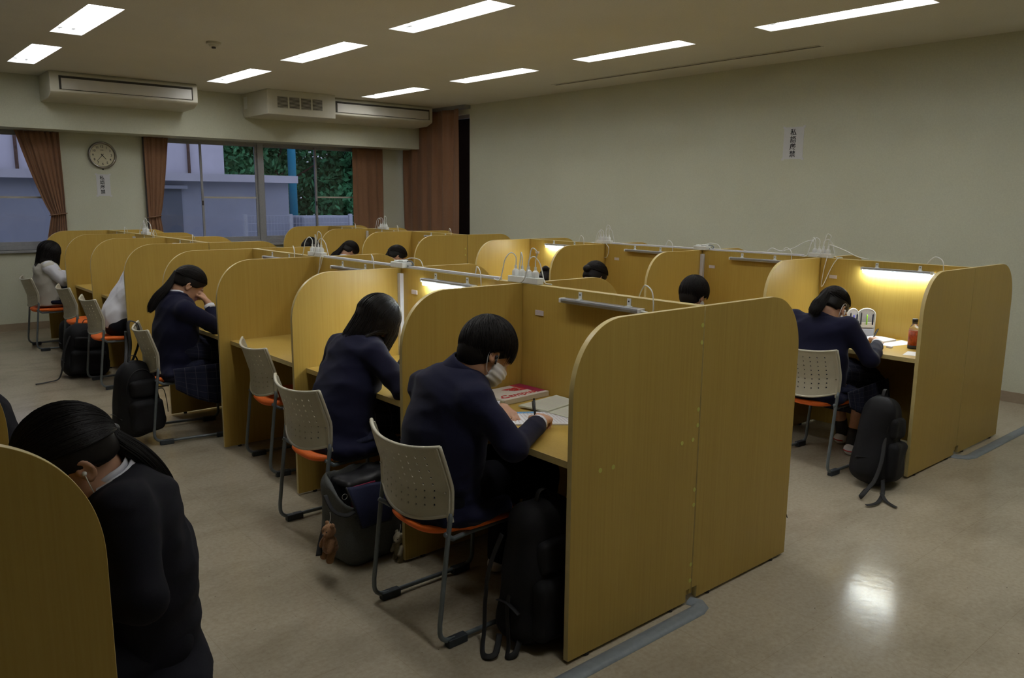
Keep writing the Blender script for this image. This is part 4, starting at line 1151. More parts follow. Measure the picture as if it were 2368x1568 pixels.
        for lp in o.data.loops:
            i, j = divmod(lp.vertex_index, nv+1); uv.data[lp.index].uv = (i/nu*2.2, j/nv)
        if 'sidedrop' in outfit:
            sd_ = outfit['sidedrop']; a0 = pel-fw*.10-side*.245; a1 = k0+kd*.05-side*.225
            def f2(u, v):
                p = a0+(a1-a0)*u; z = pel[2]-.035-sd_*v*(.30+.70*math.sin(PI*min(1, .08+u*.72))); out = .02*v+.008*math.sin(u*60)*v
                q = p-side*out; return (q[0], q[1], z)
            o2 = MB().grid(f2, 60, 8).build('skirt_fold', 'plaid', root, smooth=True, off=off, solid=.003, fixn=False)
            uv = o2.data.uv_layers.new(name='uv')
            for lp in o2.data.loops:
                i, j = divmod(lp.vertex_index, 9); uv.data[lp.index].uv = (i/60*.6, j/8*.6)
        # seat part of the skirt
        sx = Vox(lo, hi, cres); sx.econe(pel+np.array([0, 0, -.045])-fw*.02, pel+np.array([0, 0, -.045])+fw*.16, side, .045, .040, .205, .20, .02); sx.wrinkle(.005, 40, 2)
        sx.mesh('skirt_seat', 'plaid_flat', root, off, 2)
    for c in ('L', 'R'):
        An = g('a'+c); sh = Vox(An-.25, An+.25, .005); b0 = An+np.array([0, 0, -.045]); ft = fw*J.get('foot', 1)
        sh.econe(b0-ft*.03, b0+ft*.16+np.array([0, 0, -.012]), side, .036, .024, .040, .046, .01, cut=[(np.array([0, 0, .006]), np.array([0, 0, -1.])), (An+np.array([0, 0, .005]), np.array([0, 0, 1.]))])
        so = sh.mesh('shoe', outfit.get('shoe', 'white'), root, off, 2)
        if 'stripe' in outfit:
            MB().tube([Vector(An+unit(g('k'+c)-An)*.085), Vector(An+unit(g('k'+c)-An)*.04), Vector(An+np.array([0, 0, -.02]))], [.0405, .040, .041], 16).build('sock', 'dark', root, smooth=True, off=off)
            MB().tube([Vector(b0-ft*.055+np.array([0, 0, -.005])-side*.03), Vector(b0-ft*.067+np.array([0, 0, -.005])), Vector(b0-ft*.055+np.array([0, 0, -.005])+side*.03), Vector(b0+ft*.04+np.array([0, 0, -.008])+side*.042)], .004, 6).build('stripe', 'red', so, off=(0, 0, 0)).location = (-off[0], -off[1], 0)
    # ---- hair
    hx = Vox(hc-.22, hc+.22, .005); kind = hairdo['kind']; q = HR_+hairdo.get('vol', .010)
    fcut = hairdo.get('front', .052)
    cut = []
    if kind == 'short':
        cuts1 = [(hp(fcut, 0, .022), unit(HF*.75-HU*.80)), (hp(0, 0, -.055), -HU)]
        hx.ell(hp(*HC), q, R, .004, cut=cuts1)
        hx.ell(hp(-.045, 0, -.035), (.062, .066, .068), R, .02, cut=[(hp(-.012, 0, 0), HF), (hp(0, 0, -.095), -HU)])
    elif kind == 'long':
        hx.ell(hp(*HC), q, R, .004, cut=[(hp(.082, 0, .02), unit(HF*.8-HU*.62))])
    else:
        hx.ell(hp(*HC), q-.003, R, .004, cut=[(hp(.066, 0, .03), unit(HF*.8-HU*.70)), (hp(0, 0, -.012), unit(-HU*.95+HF*.35))])
        hx.ell(hp(-.05, 0, -.030), (.055, .060, .045), R, .02, cut=[(hp(-.02, 0, 0), HF), (hp(0, 0, -.040), -HU)])
    if kind == 'short':
        for s_ in (-1, 1): hx.ell(hp(.012, s_*.092, -.040), (.034, .032, .046), R, .004, sub=True)
    if kind == 'long':
        b1 = nb-fw*.075+np.array([0, 0, .0]); hx.econe(hp(-.035, 0, -.01), b1, side, .038, .018, .076, .070, .03)
        hx.econe(hp(-.01, 0, -.01), hp(-.005, 0, -.075), HL_, .040, .030, .086, .084, .02)
    cap = hx.mesh('hair', 'hair', root, off, 2)
    mb = MB(); rg = np.random.default_rng(int(1000*abs(pel[1])))
    nst = hairdo.get('n', 700); K = 12
    def surf(dv, t):     # head-local direction -> point at offset t above the scalp
        dv = dv/np.linalg.norm(dv); rr = HR_+t; return HC+dv/np.sqrt(((dv/rr)**2).sum())
    paths = []
    up_l = R.T @ np.array([0, 0, 1.])
    if kind == 'short':
        wh = unit(V3(-.55, 0, .85)); a1 = unit(np.cross(wh, [0, 1, 0])); a2 = np.cross(wh, a1)
        for i in range(nst):
            ph = rg.uniform(-PI, PI); t0 = rg.uniform(0, 1.0); off_t = hairdo.get('vol', .010)+rg.uniform(-.002, .006)
            dirv = a1*math.cos(ph)+a2*math.sin(ph); zd = (dirv[0])
            tend = 2.05 if dirv[0] > .3 else (1.80 if dirv[0] > -.3 else 1.95)
            tend += hairdo.get('long', 0)+rg.uniform(-.12, .10); t0 = rg.uniform(0, tend*.6)
            tend = min(tend, t0+rg.uniform(.9, 1.4)); P = []
            sw = rg.uniform(-.18, .18)
            for k in range(K):
                th = t0+(tend-t0)*k/(K-1); ps = ph+sw*(k/(K-1))+.25*math.sin(th)*hairdo.get('swirl', .5)
                dd = wh*math.cos(th)+(a1*math.cos(ps)+a2*math.sin(ps))*math.sin(th)
                lp = surf(dd, off_t*(1-.15*(k/(K-1))**3))
                if P and abs(lp[1]) > .045 and ((lp[0]-.012)/.036)**2+((lp[2]+.040)/.046)**2 < 1: P.append(P[-1]+(P[-1]-hc)*.002); continue
                P.append(hc+R @ lp)
            paths.append(P)
    elif kind == 'long':
        wh = unit(V3(.15, 0, 1)); down = np.array([0, 0, -1.]); Lh = hairdo.get('len', .26); back = unit(hairdo.get('drape', -fw)); bkn = unit(np.cross(side, lean)*-1 if np.dot(np.cross(side, lean), -fw) < 0 else np.cross(side, lean))
        for i in range(nst):
            sgn = rg.choice((-1, 1)); fr = rg.uniform(-.85, 1.0)       # -: front, +: back
            az = math.acos(max(-1, min(1, -fr)))*sgn; off_t = hairdo.get('vol', .012)+rg.uniform(-.002, .006)
            dirv = V3(math.cos(az), math.sin(az), 0); tmax = 1.50+rg.uniform(-.1, .15); P = []
            start = rg.uniform(.0, .5)
            for k in range(7):
                th = start+(tmax-start)*k/6; dd = wh*math.cos(th)+dirv*math.sin(th); P.append(hc+R @ surf(dd, off_t))
            p = P[-1]; v = unit(P[-1]-P[-2]); ln = Lh*rg.uniform(.75, 1.08)
            for k in range(K+2):
                v = unit(v*.62+down*.5+back*hairdo.get('db', .05)*min(1, k/4)+rg.normal(size=3)*.02); p = p+v*ln/(K+2)
                dist = (p-nb)@bkn
                if fr > -.25 and dist < .080 and (p-nb)@np.array([0, 0, 1.]) < .03: p = p+bkn*(.080-dist)*.5
                P.append(p.copy())
            paths.append(P)
    else:
        tie = V3(*hairdo.get('tie', (-.105, 0, .02))); td = unit(tie-HC)
        for i in range(nst):
            # start on the hair line, run over the skull to the tie
            fz = rg.uniform(-PI, PI); st = V3(.62*math.cos(fz)+.30, .95*math.sin(fz), .55*abs(math.cos(fz/2))-.12+rg.uniform(0, .5)); st = unit(st)
            off_t = hairdo.get('vol', .010)+rg.uniform(-.001, .003); P = []
            om = math.acos(max(-1, min(1, st@td)))
            for k in range(K):
                t_ = k/(K-1); dd = (math.sin((1-t_)*om)*st+math.sin(t_*om)*td)/max(math.sin(om), 1e-3); P.append(hc+R @ surf(dd, off_t*(1+.1*math.sin(t_*PI))))
            paths.append(P)
        if kind == 'pony':
            tail = [hc+R @ surf(td, .004)]+[np.array(p, float) for p in hairdo['tail']]
            tail = [Vector(p) for p in tail]
            cr = []
            for i in range(len(tail)-1):
                p0 = tail[max(i-1, 0)]; p1 = tail[i]; p2 = tail[i+1]; p3 = tail[min(i+2, len(tail)-1)]
                for k in range(5):
                    t_ = k/5; cr.append(.5*((2*p1)+(p2-p0)*t_+(2*p0-5*p1+4*p2-p3)*t_*t_+(3*p1-p0-3*p2+p3)*t_**3))
            cr.append(tail[-1]); cr = np.array([list(c) for c in cr]); wdt = hairdo.get('tw', .022)
            m = len(cr); prof = wdt*(.45+.75*np.sin(np.linspace(.15, 2.2, m)))*np.where(np.linspace(0, 1, m) > .85, (1.15-np.linspace(0, 1, m))/.3, 1)
            tp = []
            for i in range(int(nst*.7)):
                v = rg.normal(size=3); v /= np.linalg.norm(v)+.3; q_ = cr+v[None, :]*prof[:, None]; end = rg.uniform(.62, 1.0)
                ii = np.linspace(0, (m-1)*end, m); q2 = np.stack([np.interp(ii, np.arange(m), q_[:, k]) for k in range(3)], 1)
                tp.append(q2)
            mb2 = MB(); strands(mb2, tp, .0013); mb2.tube([Vector(c) for c in cr], list(prof*.8), 10)
            mb2.build('ponytail', 'hair', root, smooth=True, off=off, fixn=False)
            MB().ell(hc+R @ surf(td, .006), (.016, .016, .014), Matrix(R.tolist()), 14, 8).build('hair_tie', hairdo.get('tiecol', 'dark'), root, smooth=True, off=off)
        elif kind == 'bun':
            c = hc+R @ (surf(td, .012)); MB().ell(c, (.030, .034, .030), None, 16, 10).build('hair_bun', 'hair', root, smooth=True, off=off)
    strands(mb, [np.array(p) for p in paths], hairdo.get('sr', .0013))
    if mb.v: mb.build('hair_strands', 'hair', root, smooth=True, off=off, fixn=False)
    # ---- mask
    if J.get('mask'):
        mx = Vox(hc-.2, hc+.2, .0035)
        cuts = [(hp(0, 0, -.012), unit(HU*.96+HF*-.28)), (hp(.018, 0, 0), -HF)]
        mx.ell(hp(.030, 0, -.060), (.082, .070, .068), R, .004, cut=cuts); mx.cone(hp(.09, 0, -.018), hp(.104, 0, -.038), .012, .018, .025)
        X, Y, Z = np.meshgrid(*[(mx.lo[k]+mx.h*np.arange(mx.n[k])) for k in range(3)], indexing='ij', sparse=True)
        zz = (X-hc[0])*HU[0]+(Y-hc[1])*HU[1]+(Z-hc[2])*HU[2]; mx.a += (.0016*np.sin(zz*2*PI/.022)).astype(np.float32)
        mk = mx.mesh('face_mask', 'mask', root, off, 2)
        for s_ in (-1, 1):
            cord([hp(.022, s_*.066, -.030), hp(.006, s_*.080, .008), hp(-.012, s_*.086, .022), hp(-.032, s_*.084, .006), hp(-.030, s_*.080, -.03), hp(-.004, s_*.070, -.07), hp(.020, s_*.060, -.082)], .0016).build('ear_loop', 'mask', mk, smooth=True, off=off)
    if J.get('earbud'):
        MB().ell(hp(.000, -.088*1, -.020), (.007, .006, .009), Matrix(R.tolist()), 10, 8).tube([Vector(hp(.002, -.089, -.024)), Vector(hp(.008, -.090, -.045))], .0035, 8).build('earphone', J['earbud'], root, smooth=True, off=off)
    if J.get('glasses'):
        for s_ in (-1, 1):
            pts = [hp(.103, s_*.034+.021*math.cos(a), .0+.016*math.sin(a)) for a in np.linspace(0, 2*PI, 17)]
            gl = MB().tube([Vector(p) for p in pts], .0018, 6); gl.tube([Vector(hp(.101, s_*.055, .004)), Vector(hp(.0, s_*.086, .0))], .0018, 6); gl.build('glasses', 'dark', root, smooth=True, off=off)
    return root, info, hp
MT['plaid_flat'] = simple('plaid_skirt_seat', (.016, .018, .040), .9, .3, 60, spec=.2)
def J_default(px, py, face=1, **kw):
    """default writing pose; px, py = pelvis; local x points to the desk"""
    f = face
    def L(x, y, z): return (px+f*x, py+f*y, z)
    d = dict(face=f, pel=L(0, 0, .535), nb=L(.085, 0, .955), hc=L(.16, 0, 1.055), hf=(f*math.cos(.75), 0, -math.sin(.75)),
             sL=L(.055, .165, .905), sR=L(.055, -.165, .905), eL=L(.10, .285, .735), eR=L(.10, -.30, .735), wL=L(.29, .06, .728), wR=L(.31, -.15, .735),
             kL=L(.42, .11, .50), kR=L(.42, -.11, .50), aL=L(.40, .11, .085), aR=L(.40, -.11, .085))
    d['hL'] = dict(N=(0, 0, 1), D=(f*.35, -f*.9, -.05), curl=(.2, .22, .25, .3))
    d['hR'] = dict(N=(f*-.25, -f*.55, .8), D=(f*.85, f*.35, .05), curl=(.7, .8, .85, .9), tc=.75)
    for k, v in kw.items(): d[k] = L(*v) if k in ('pel', 'nb', 'hc', 'sL', 'sR', 'eL', 'eR', 'wL', 'wR', 'kL', 'kR', 'aL', 'aR') else v
    return d
def hdir(f, pitch, yaw=0): return (f*math.cos(pitch)*math.cos(yaw), f*math.cos(pitch)*math.sin(yaw), -math.sin(pitch))
def pen(grip, dirv, label, L=.14, mat='pen'):
    d = unit(dirv); a = np.array(grip)-d*.035; b = a+d*L
    t = thing('pen', tuple(a), label, 'pen'); o = a
    MB().tube([Vector(a), Vector(a+d*.012), Vector(b)], [.001, .0045, .0048], 12).build('barrel', mat, t, smooth=True, off=o)
    n = unit(np.cross(d, [0.3, 1, 0])); MB().tube([Vector(b-d*.004+n*.005), Vector(b-d*.004+n*.008), Vector(b-d*.04+n*.0075)], .0018, 6).build('clip', mat, t, off=o)
    MB().cyl(Vector(b), Vector(b+d*.006), .0035, 10).build('button', mat, t, off=o)
    return t

# masked boy
J = J_default(1.68, 2.38, nb=(.085, -.05, .945), hc=(.165, -.08, 1.025), hf=hdir(1, .66, -.22), mask=True, earbud='dark',
     sR=(.02, -.20, .885), sL=(.03, .14, .875), eR=(.075, -.345, .735), wR=(.345, -.185, .742), eL=(.22, .27, .735), wL=(.40, .10, .722), hunch=1.2)
J['hR'] = dict(N=(-.35, -.45, .8), D=(.80, .55, -.02), curl=(.75, .80, .85, .9), tc=.8)
J['hL'] = dict(N=(-.2, 0, 1), D=(-.38, -.92, -.08), curl=(.18, .22, .26, .3), tc=.1)
r_, inf, hp = person('masked boy in navy blazer, bent over an open book with a pen', J, dict(top='navy', low='trousers', collar=1, thick=.026, white=0, hem=-.11), dict(kind='short', n=2600, vol=.014, front=.066, long=.15, swirl=.6, sr=.0014), res=.0042)
tip = (inf['R'][0][0]+inf['R'][1])/2; pen(tip, (-.02, .10, 1.0), 'black pen held upright by the masked boy')
# long-haired girl
J = J_default(1.775, 3.33, nb=(.16, .0, .925), hc=(.205, -.01, 1.0), hf=hdir(1, .70), sR=(.10, -.165, .875), sL=(.10, .165, .875), eR=(.14, -.34, .73), wR=(.31, -.20, .735))
r_, inf, hp = person('long-haired girl in navy blazer bowed over her desk behind the masked boy', J, dict(top='navy', low='skirt'), dict(kind='long', n=2200, vol=.014, len=.20, drape=(-.9, .1, .15), db=.34, sr=.0017), res=.0055)
# girl resting her head on her hand
J = J_default(1.70, 5.44, nb=(.04, .0, .925), hc=(.11, -.0, 1.005), hf=hdir(1, .70, -.2), eR=(.225, -.21, .725), wR=(.20, -.085, .885), sR=(.02, -.175, .865), sL=(.02, .165, .865), hunch=.6)
J['hR'] = dict(D=(-.25, .55, .75), N=(.75, -.5, .3), curl=(.9, 1., 1., 1.), tc=.9)
r_, inf, hp = person('ponytailed girl in navy blazer leaning her cheek on her hand, chair with hung backpack', J, dict(top='navy', low='skirt', hem=-.13, drop=.24, sidedrop=.27), dict(kind='pony', n=1100, tie=(-.100, 0, .020), tail=[at(388, 662, 1, 5.43), at(362, 690, 1, 5.42), at(345, 722, 1, 5.41)], tw=.028, sr=.0016), res=.0065)
# white-shirted student
J = J_default(1.83, 7.31, nb=(.235, .0, .945), hc=(.325, .0, 1.0), hf=hdir(1, .9), sR=(.17, -.165, .905), sL=(.17, .165, .905), eR=(.28, -.27, .74), wR=(.44, -.12, .735), eL=(.28, .27, .74), wL=(.42, .05, .73))
person('white-shirted student hunched far forward behind the tall end panel', J, dict(top='shirt', low='trousers', thick=.012, wr=.005, hem=-.02), dict(kind='short', n=500, sr=.002), res=.008, detail=0)
# girl in knit vest
J = J_default(1.74, 9.52, nb=(-.01, .0, .895), hc=(.02, .0, .985), hf=hdir(1, .5), sR=(-.02, -.16, .85), sL=(-.02, .16, .85), eR=(.09, -.22, .72), wR=(.29, -.12, .76), hunch=.5)
person('long-haired girl in cream knit vest and white shirt at the far left', J, dict(top='knit', low='skirt', sleeves='shirt', sleeve=0, thick=.012), dict(kind='long', n=900, vol=.012, len=.27, drape=(-1, 0, 0), db=.12, sr=.0025), res=.008, detail=0)
# right-hand girl
J = J_default(4.50, 2.41, nb=(.03, -.0, .885), hc=(.105, -.02, .955), hf=hdir(1, .75, -.1), mask=True, earbud='white', sR=(.02, -.17, .865), sL=(-.0, .165, .875), eR=(.08, -.29, .68), wR=(.37, -.19, .733), aL=(.52, .06, .085), aR=(.34, -.10, .085))
r_, inf, hp = person('ponytailed girl in navy blazer and white mask writing under the lit lamp', J, dict(top='navy', low='skirt', white=0, stripe=1, drop=.24, sidedrop=.18), dict(kind='pony', n=1300, tie=(-.098, 0, .030), tail=[(4.49, 2.40, 1.01), (4.435, 2.40, .975), (4.40, 2.40, .93)], tw=.036, sr=.0016), res=.0055)
tip = (inf['R'][0][0]+inf['R'][1])/2; pen(tip, (.35, -.10, .55), 'black pen slanting from the hand of the girl under the lit lamp')
person('boy with short black hair seen from behind in the right-hand row', J_default(4.47, 3.38, nb=(.03, .0, .83), hc=(.085, .0, .942), hf=hdir(1, .45), sR=(0, -.165, .80), sL=(0, .165, .80), mask=True), dict(top='navy', low='trousers'), dict(kind='short', n=1800, vol=.014, front=.060, sr=.0016, long=.1), res=.007)
person('girl with black hair in a bun in the right-hand row', J_default(4.52, 4.43, nb=(.07, .0, .90), hc=(.14, .0, .975), hf=hdir(1, .6), sR=(.03, -.16, .86), sL=(.03, .16, .86)), dict(top='navy', low='skirt'), dict(kind='bun', n=700, tie=(-.10, 0, .012), sr=.002), res=.009, detail=0)
person('bowed black-haired student at the lit far end of the right-hand row', J_default(4.50, 5.12, nb=(.20, .0, .80), hc=(.285, .0, .865), hf=hdir(1, 1.0), sR=(.14, -.16, .77), sL=(.14, .16, .77), eR=(.18, -.28, .73), wR=(.36, -.15, .735), eL=(.18, .28, .73), wL=(.36, .1, .735)), dict(top='navy', low='skirt'), dict(kind='bun', n=700, tie=(-.09, 0, .04), sr=.002), res=.009, detail=0)
person('student with dark glasses and short tied hair at the nearest desk of the farthest row', J_default(4.58, 7.43, nb=(.05, .0, .885), hc=(.12, .0, .955), hf=hdir(1, .6, -.35), glasses=True, sR=(.0, -.16, .84), sL=(.0, .16, .84)), dict(top='shirt', low='trousers'), dict(kind='pony', n=600, tie=(-.098, 0, .02), tail=[(4.56, 7.43, .96), (4.53, 7.43, .95)], tw=.016, sr=.002), res=.008)
person('student with a low ponytail and white collar in the middle of the farthest row', J_default(4.60, 8.50, nb=(.05, .0, .885), hc=(.12, .0, .955), hf=hdir(1, .8), sR=(.0, -.16, .84), sL=(.0, .16, .84)), dict(top='shirt', low='skirt'), dict(kind='pony', n=600, tie=(-.10, 0, .02), tail=[(4.58, 8.50, .965), (4.50, 8.49, .91), (4.46, 8.48, .84)], tw=.034, sr=.002), res=.009, detail=0)
person('student bent low with hair falling forward at the last desk of the farthest row', J_default(4.55, 9.52, nb=(.10, .0, .885), hc=(.17, .0, .955), hf=hdir(1, 1.1), sR=(.04, -.16, .84), sL=(.04, .16, .84)), dict(top='navy', low='trousers'), dict(kind='short', n=600, sr=.002), res=.009, detail=0)
# lower left girl
J = J_default(.49, 2.02, face=-1, nb=(.05, .02, .925), hc=(.120, .03, .995), hf=hdir(-1, .55, 0), sL=(.05, .18, .895), sR=(.03, -.16, .90), eL=(.05, .30, .735), earbud=None, hunch=1.0)
r_, inf, hp = person('ponytailed girl in dark blazer and white collar, bowed low at the lower left', J, dict(top='navy2', low='trousers', hem=-.12, thick=.026, big=1), dict(kind='pony', n=3200, tie=(-.103, 0, -.005), tail=[at(262, 1012, 1, 1.98), at(318, 1050, 1, 1.98), at(362, 1095, 1, 1.98), at(392, 1142, 1, 1.98)], tw=.026, sr=.0011), res=.0042)
cord([hp(-.002, .088, -.018), hp(.006, .089, -.05), hp(.02, .075, -.12), hp(.04, .04, -.20)], .0013).build('earphone_cord', 'white_plastic', r_, smooth=True, off=r_.location)
MB().ell(hp(-.002, .088, -.018), (.0055, .005, .0055), None, 12, 8).build('earphone', 'white_plastic', r_, smooth=True, off=r_.location)
person('dark-clothed person cut off by the left edge, leaning towards the desk', J_default(.33, 3.05, face=-1), dict(top='navy2', low='trousers'), dict(kind='short', n=300, sr=.002), res=.010, detail=0)
# ================================================================ BAGS
def rbox(vx, c, half, R, rd, k=.01, sub=False, cut=None, taper=0):
    c = np.array(c, float); half = np.array(half, float); m = float(np.linalg.norm(half)); R = np.eye(3) if R is None else np.array(R)
    def fn(X, Y, Z):
        x, y, z = X-c[0], Y-c[1], Z-c[2]
        q = [x*R[0][i]+y*R[1][i]+z*R[2][i] for i in range(3)]
        sc = 1-taper*(q[2]/half[2]) if taper else 1.0
        a = np.abs(q[0]/sc)-half[0]+rd; b = np.abs(q[1]/sc)-half[1]+rd; e = np.abs(q[2])-half[2]+rd
        return np.sqrt(np.maximum(a, 0)**2+np.maximum(b, 0)**2+np.maximum(e, 0)**2)+np.minimum(np.maximum(np.maximum(a, b), e), 0)-rd
    return vx.put(c-m, c+m, fn, k, sub, cut)
def RZ(a, tx=0, ty=0): return np.array((Matrix.Rotation(ty, 3, 'Y') @ Matrix.Rotation(tx, 3, 'X') @ Matrix.Rotation(a, 3, 'Z')))
def strap_band(pts, w, name, mat, parent, off):
    pts = [Vector(p) for p in pts]; out = []
    for i in range(len(pts)-1):
        p0 = pts[max(i-1, 0)]; p1 = pts[i]; p2 = pts[i+1]; p3 = pts[min(i+2, len(pts)-1)]
        for k in range(6):
            t = k/6; out.append(.5*((2*p1)+(p2-p0)*t+(2*p0-5*p1+4*p2-p3)*t*t+(3*p1-p0-3*p2+p3)*t**3))
    out.append(pts[-1])
    return MB().tube(out, w, 8, flat=.22).build(name, mat, parent, smooth=True, off=off)
def backpack(label, c, w, d, h, yaw=0, tx=0, ty=0, mat='bag', pocket=-1, res=.007, straps=(), seed=1, taper=.12, z0=0):
    t = thing('backpack', (c[0], c[1], z0), label, 'backpack'); off = np.array(t.location)
    R = RZ(yaw, tx, ty); m = max(w, h)*.75+.15
    cc = np.array([c[0], c[1], z0+h/2]); vx = Vox(cc-m, cc+m, res); P = lambda x, y, z: cc+R @ np.array([x, y, z])
    fl = [(np.array([0, 0, z0+.004]), np.array([0, 0, -1.]))]
    rbox(vx, cc, (w/2, d/2, h/2), R, min(w, d)*.42, .01, False, fl, taper)
    vx.wrinkle(.006, 26, seed); vx.mesh('body', mat, t, off, 3)
    px_ = Vox(cc-m, cc+m, res)
    rbox(px_, P(0, pocket*(d/2+.005), -h*.20), (w*.40, .040, h*.22), R, .035, .01, False, fl); px_.wrinkle(.004, 36, seed+1); px_.mesh('front_pocket', mat, t, off, 2)
    py_ = Vox(cc-m, cc+m, res); rbox(py_, P(0, pocket*(d/2-.012), h*.17), (w*.33, .030, h*.12), R, .026, .01, False, fl); py_.wrinkle(.004, 36, seed+2); py_.mesh('upper_pocket', mat, t, off, 2)
    for sx in (-1, 1): strap_band([P(sx*w*.50, pocket*d*.30, -h*.22), P(sx*w*.515, 0, -h*.18), P(sx*w*.50, -pocket*d*.30, -h*.20)], .009, 'side_strap', 'strap', t, off)
    strap_band([P(-.035, 0, h/2-.01), P(-.02, 0, h/2+.035), P(.02, 0, h/2+.035), P(.035, 0, h/2-.01)], .010, 'handle', 'strap', t, off)
    zp = [P(w*.40*math.cos(a)*.95, pocket*d*.36, h*.12+h*.30*math.sin(a)) for a in np.linspace(0, PI, 14)]
    MB().tube([Vector(p) for p in zp], .0035, 6).build('zip', 'strap', t, smooth=True, off=off)
    for s in straps: strap_band(s, .011, 'shoulder_strap', 'strap', t, off)
    return t, P
backpack('black backpack standing on the floor against the near end panel, beside the masked boy', (1.865, 2.01), .30, .20, .52, 0, 0, .03, straps=[
    [(1.74, 2.08, .40), (1.70, 2.10, .28), (1.68, 2.10, .16), (1.66, 2.08, .06), (1.62, 2.04, .012), (1.60, 2.00, .012), (1.63, 1.98, .02), (1.69, 2.03, .05)],
    [(1.75, 2.02, .30), (1.71, 2.01, .16), (1.69, 1.98, .03), (1.66, 1.95, .012), (1.69, 1.94, .02), (1.74, 1.97, .06)]], seed=3)
backpack('black backpack with trailing straps leaning against the right-hand end panel', (4.46, 1.985), .30, .20, .50, .15, 0, .16, straps=[
    [(4.36, 1.90, .30), (4.30, 1.88, .18), (4.24, 1.88, .09), (4.16, 1.87, .07), (4.10, 1.88, .03), (4.12, 1.90, .012), (4.22, 1.92, .02)],
    [(4.36, 1.90, .12), (4.28, 1.85, .03), (4.20, 1.82, .015), (4.10, 1.80, .012), (4.03, 1.82, .012)],
    [(4.22, 1.83, .03), (4.17, 1.78, .012), (4.13, 1.71, .010)]], seed=4)
backpack('black backpack half hidden behind the right edge of the near end panel', (3.17, 2.03), .28, .18, .36, 0, 0, .03, straps=[[(3.29, 1.96, .27), (3.33, 1.92, .22), (3.35, 1.90, .14), (3.36, 1.89, .10)]], seed=5, res=.009)
backpack('black backpack on the floor beside the chair of the white-shirted student', (1.66, 7.80), .36, .24, .46, 0, 0, .10, straps=[
    [(1.53, 7.72, .38), (1.47, 7.69, .25), (1.44, 7.66, .12), (1.40, 7.64, .03), (1.32, 7.64, .012), (1.22, 7.62, .010)]], seed=6, res=.010)
backpack('dark backpack on the floor near the girl in the cream knit vest', (1.84, 9.14), .26, .2, .33, 0, 0, 0, seed=7, res=.012)
# backpack hung on the chair
t, P = backpack('black backpack hanging by its strap from the chair of the girl leaning on her hand', (1.425, 5.42), .27, .25, .48, .2, 0, -.02, mat='bag', pocket=-1, z0=.055, taper=.26, seed=8, res=.008, straps=[
    [(1.40, 5.47, .50), (1.45, 5.56, .62), (1.465, 5.64, .74), (1.49, 5.66, .765), (1.53, 5.64, .73), (1.50, 5.56, .62), (1.43, 5.48, .52)],
    [(1.38, 5.44, .50), (1.43, 5.58, .60), (1.455, 5.66, .70)],
    [(1.50, 5.33, .34), (1.56, 5.31, .36), (1.58, 5.31, .28), (1.585, 5.31, .20)]])
# grey open bag
t = thing('backpack', (1.735, 3.03, 0), 'grey canvas backpack standing unzipped beside the chair of the long-haired girl', 'backpack'); off = np.array(t.location)
cc = np.array([1.735, 3.03, .20]); lo, hi = cc-.36, cc+.36
vx = Vox(lo, hi, .006); R = RZ(.12, 0, -.02)
rbox(vx, cc, (.185, .125, .215), R, .075, .01, False, [(np.array([0, 0, .004]), np.array([0, 0, -1.])), (cc+np.array([0, 0, .16]), unit([0.0, -.55, .85]))])
rbox(vx, cc+np.array([0, 0, .10]), (.165, .105, .24), R, .06, .004, True)
vx.wrinkle(.004, 30, 11); vx.mesh('body', 'bag_grey', t, off, 3)
vx = Vox(lo, hi, .007); rbox(vx, cc+np.array([.005, .02, .085]), (.145, .08, .09), R, .03, .01); vx.wrinkle(.006, 40, 2); vx.mesh('lining', 'dark', t, off, 3)
pp = [at(800, 1128, 1, 2.90), at(912, 1108, 1, 2.93), at(905, 1200, 1, 2.88), at(836, 1222, 1, 2.86)]
def fl(u, v):
    a = pp[0].lerp(pp[1], u); b = pp[3].lerp(pp[2], u); p = a.lerp(b, v); return p+Vector((0, -.012*math.sin(PI*v)-.004*math.sin(u*9), 0))
MB().grid(fl, 14, 12).build('open_flap', 'bag_navy', t, smooth=True, off=off, solid=.006, fixn=False)
MB().tube([fl(0, v/8) for v in range(9)]+[fl(u/6, 1) for u in range(1, 7)], .0045, 6).build('zip', 'strap', t, smooth=True, off=off)
q = at(796, 1142, 1, 2.89); MB().tube([q+Vector((.012*math.cos(a), -.004, .012*math.sin(a)-.012)) for a in np.linspace(0, 2*PI, 17)], .0016, 6).build('zip_ring', 'metal', t, smooth=True, off=off)
strap_band([at(752, 1145, 1, 2.95), at(770, 1180, 1, 2.90), at(800, 1192, 1, 2.875), at(822, 1180, 1, 2.87)], .010, 'side_strap', 'strap', t, off)
strap_band([at(752, 1215, 1, 2.95)+Vector((0, 0, .0)), at(742, 1255, 1, 2.93), at(737, 1285, 1, 2.90)], .014, 'shoulder_strap', 'strap', t, off)
for k, (m, a, b) in enumerate((('magenta', (812, 1128), (868, 1112)), ('paper', (822, 1133), (872, 1120)))):
    p, q = at(*a, 1, 2.945-.01*k), at(*b, 1, 2.955-.01*k); d = (q-p)
    f = MB().add([p, q, q-Vector((0, 0, .12)), p-Vector((0, 0, .12)), p+Vector((0, .006, 0)), q+Vector((0, .006, 0)), q+Vector((0, .006, -.12)), p+Vector((0, .006, -.12))], [(0, 1, 2, 3), (4, 7, 6, 5), (0, 4, 5, 1), (1, 5, 6, 2), (2, 6, 7, 3), (3, 7, 4, 0)])
    tag(f.build('folder', m), ['magenta folder in the mouth of the grey backpack', 'white folder in the mouth of the grey backpack'][k], 'folder')
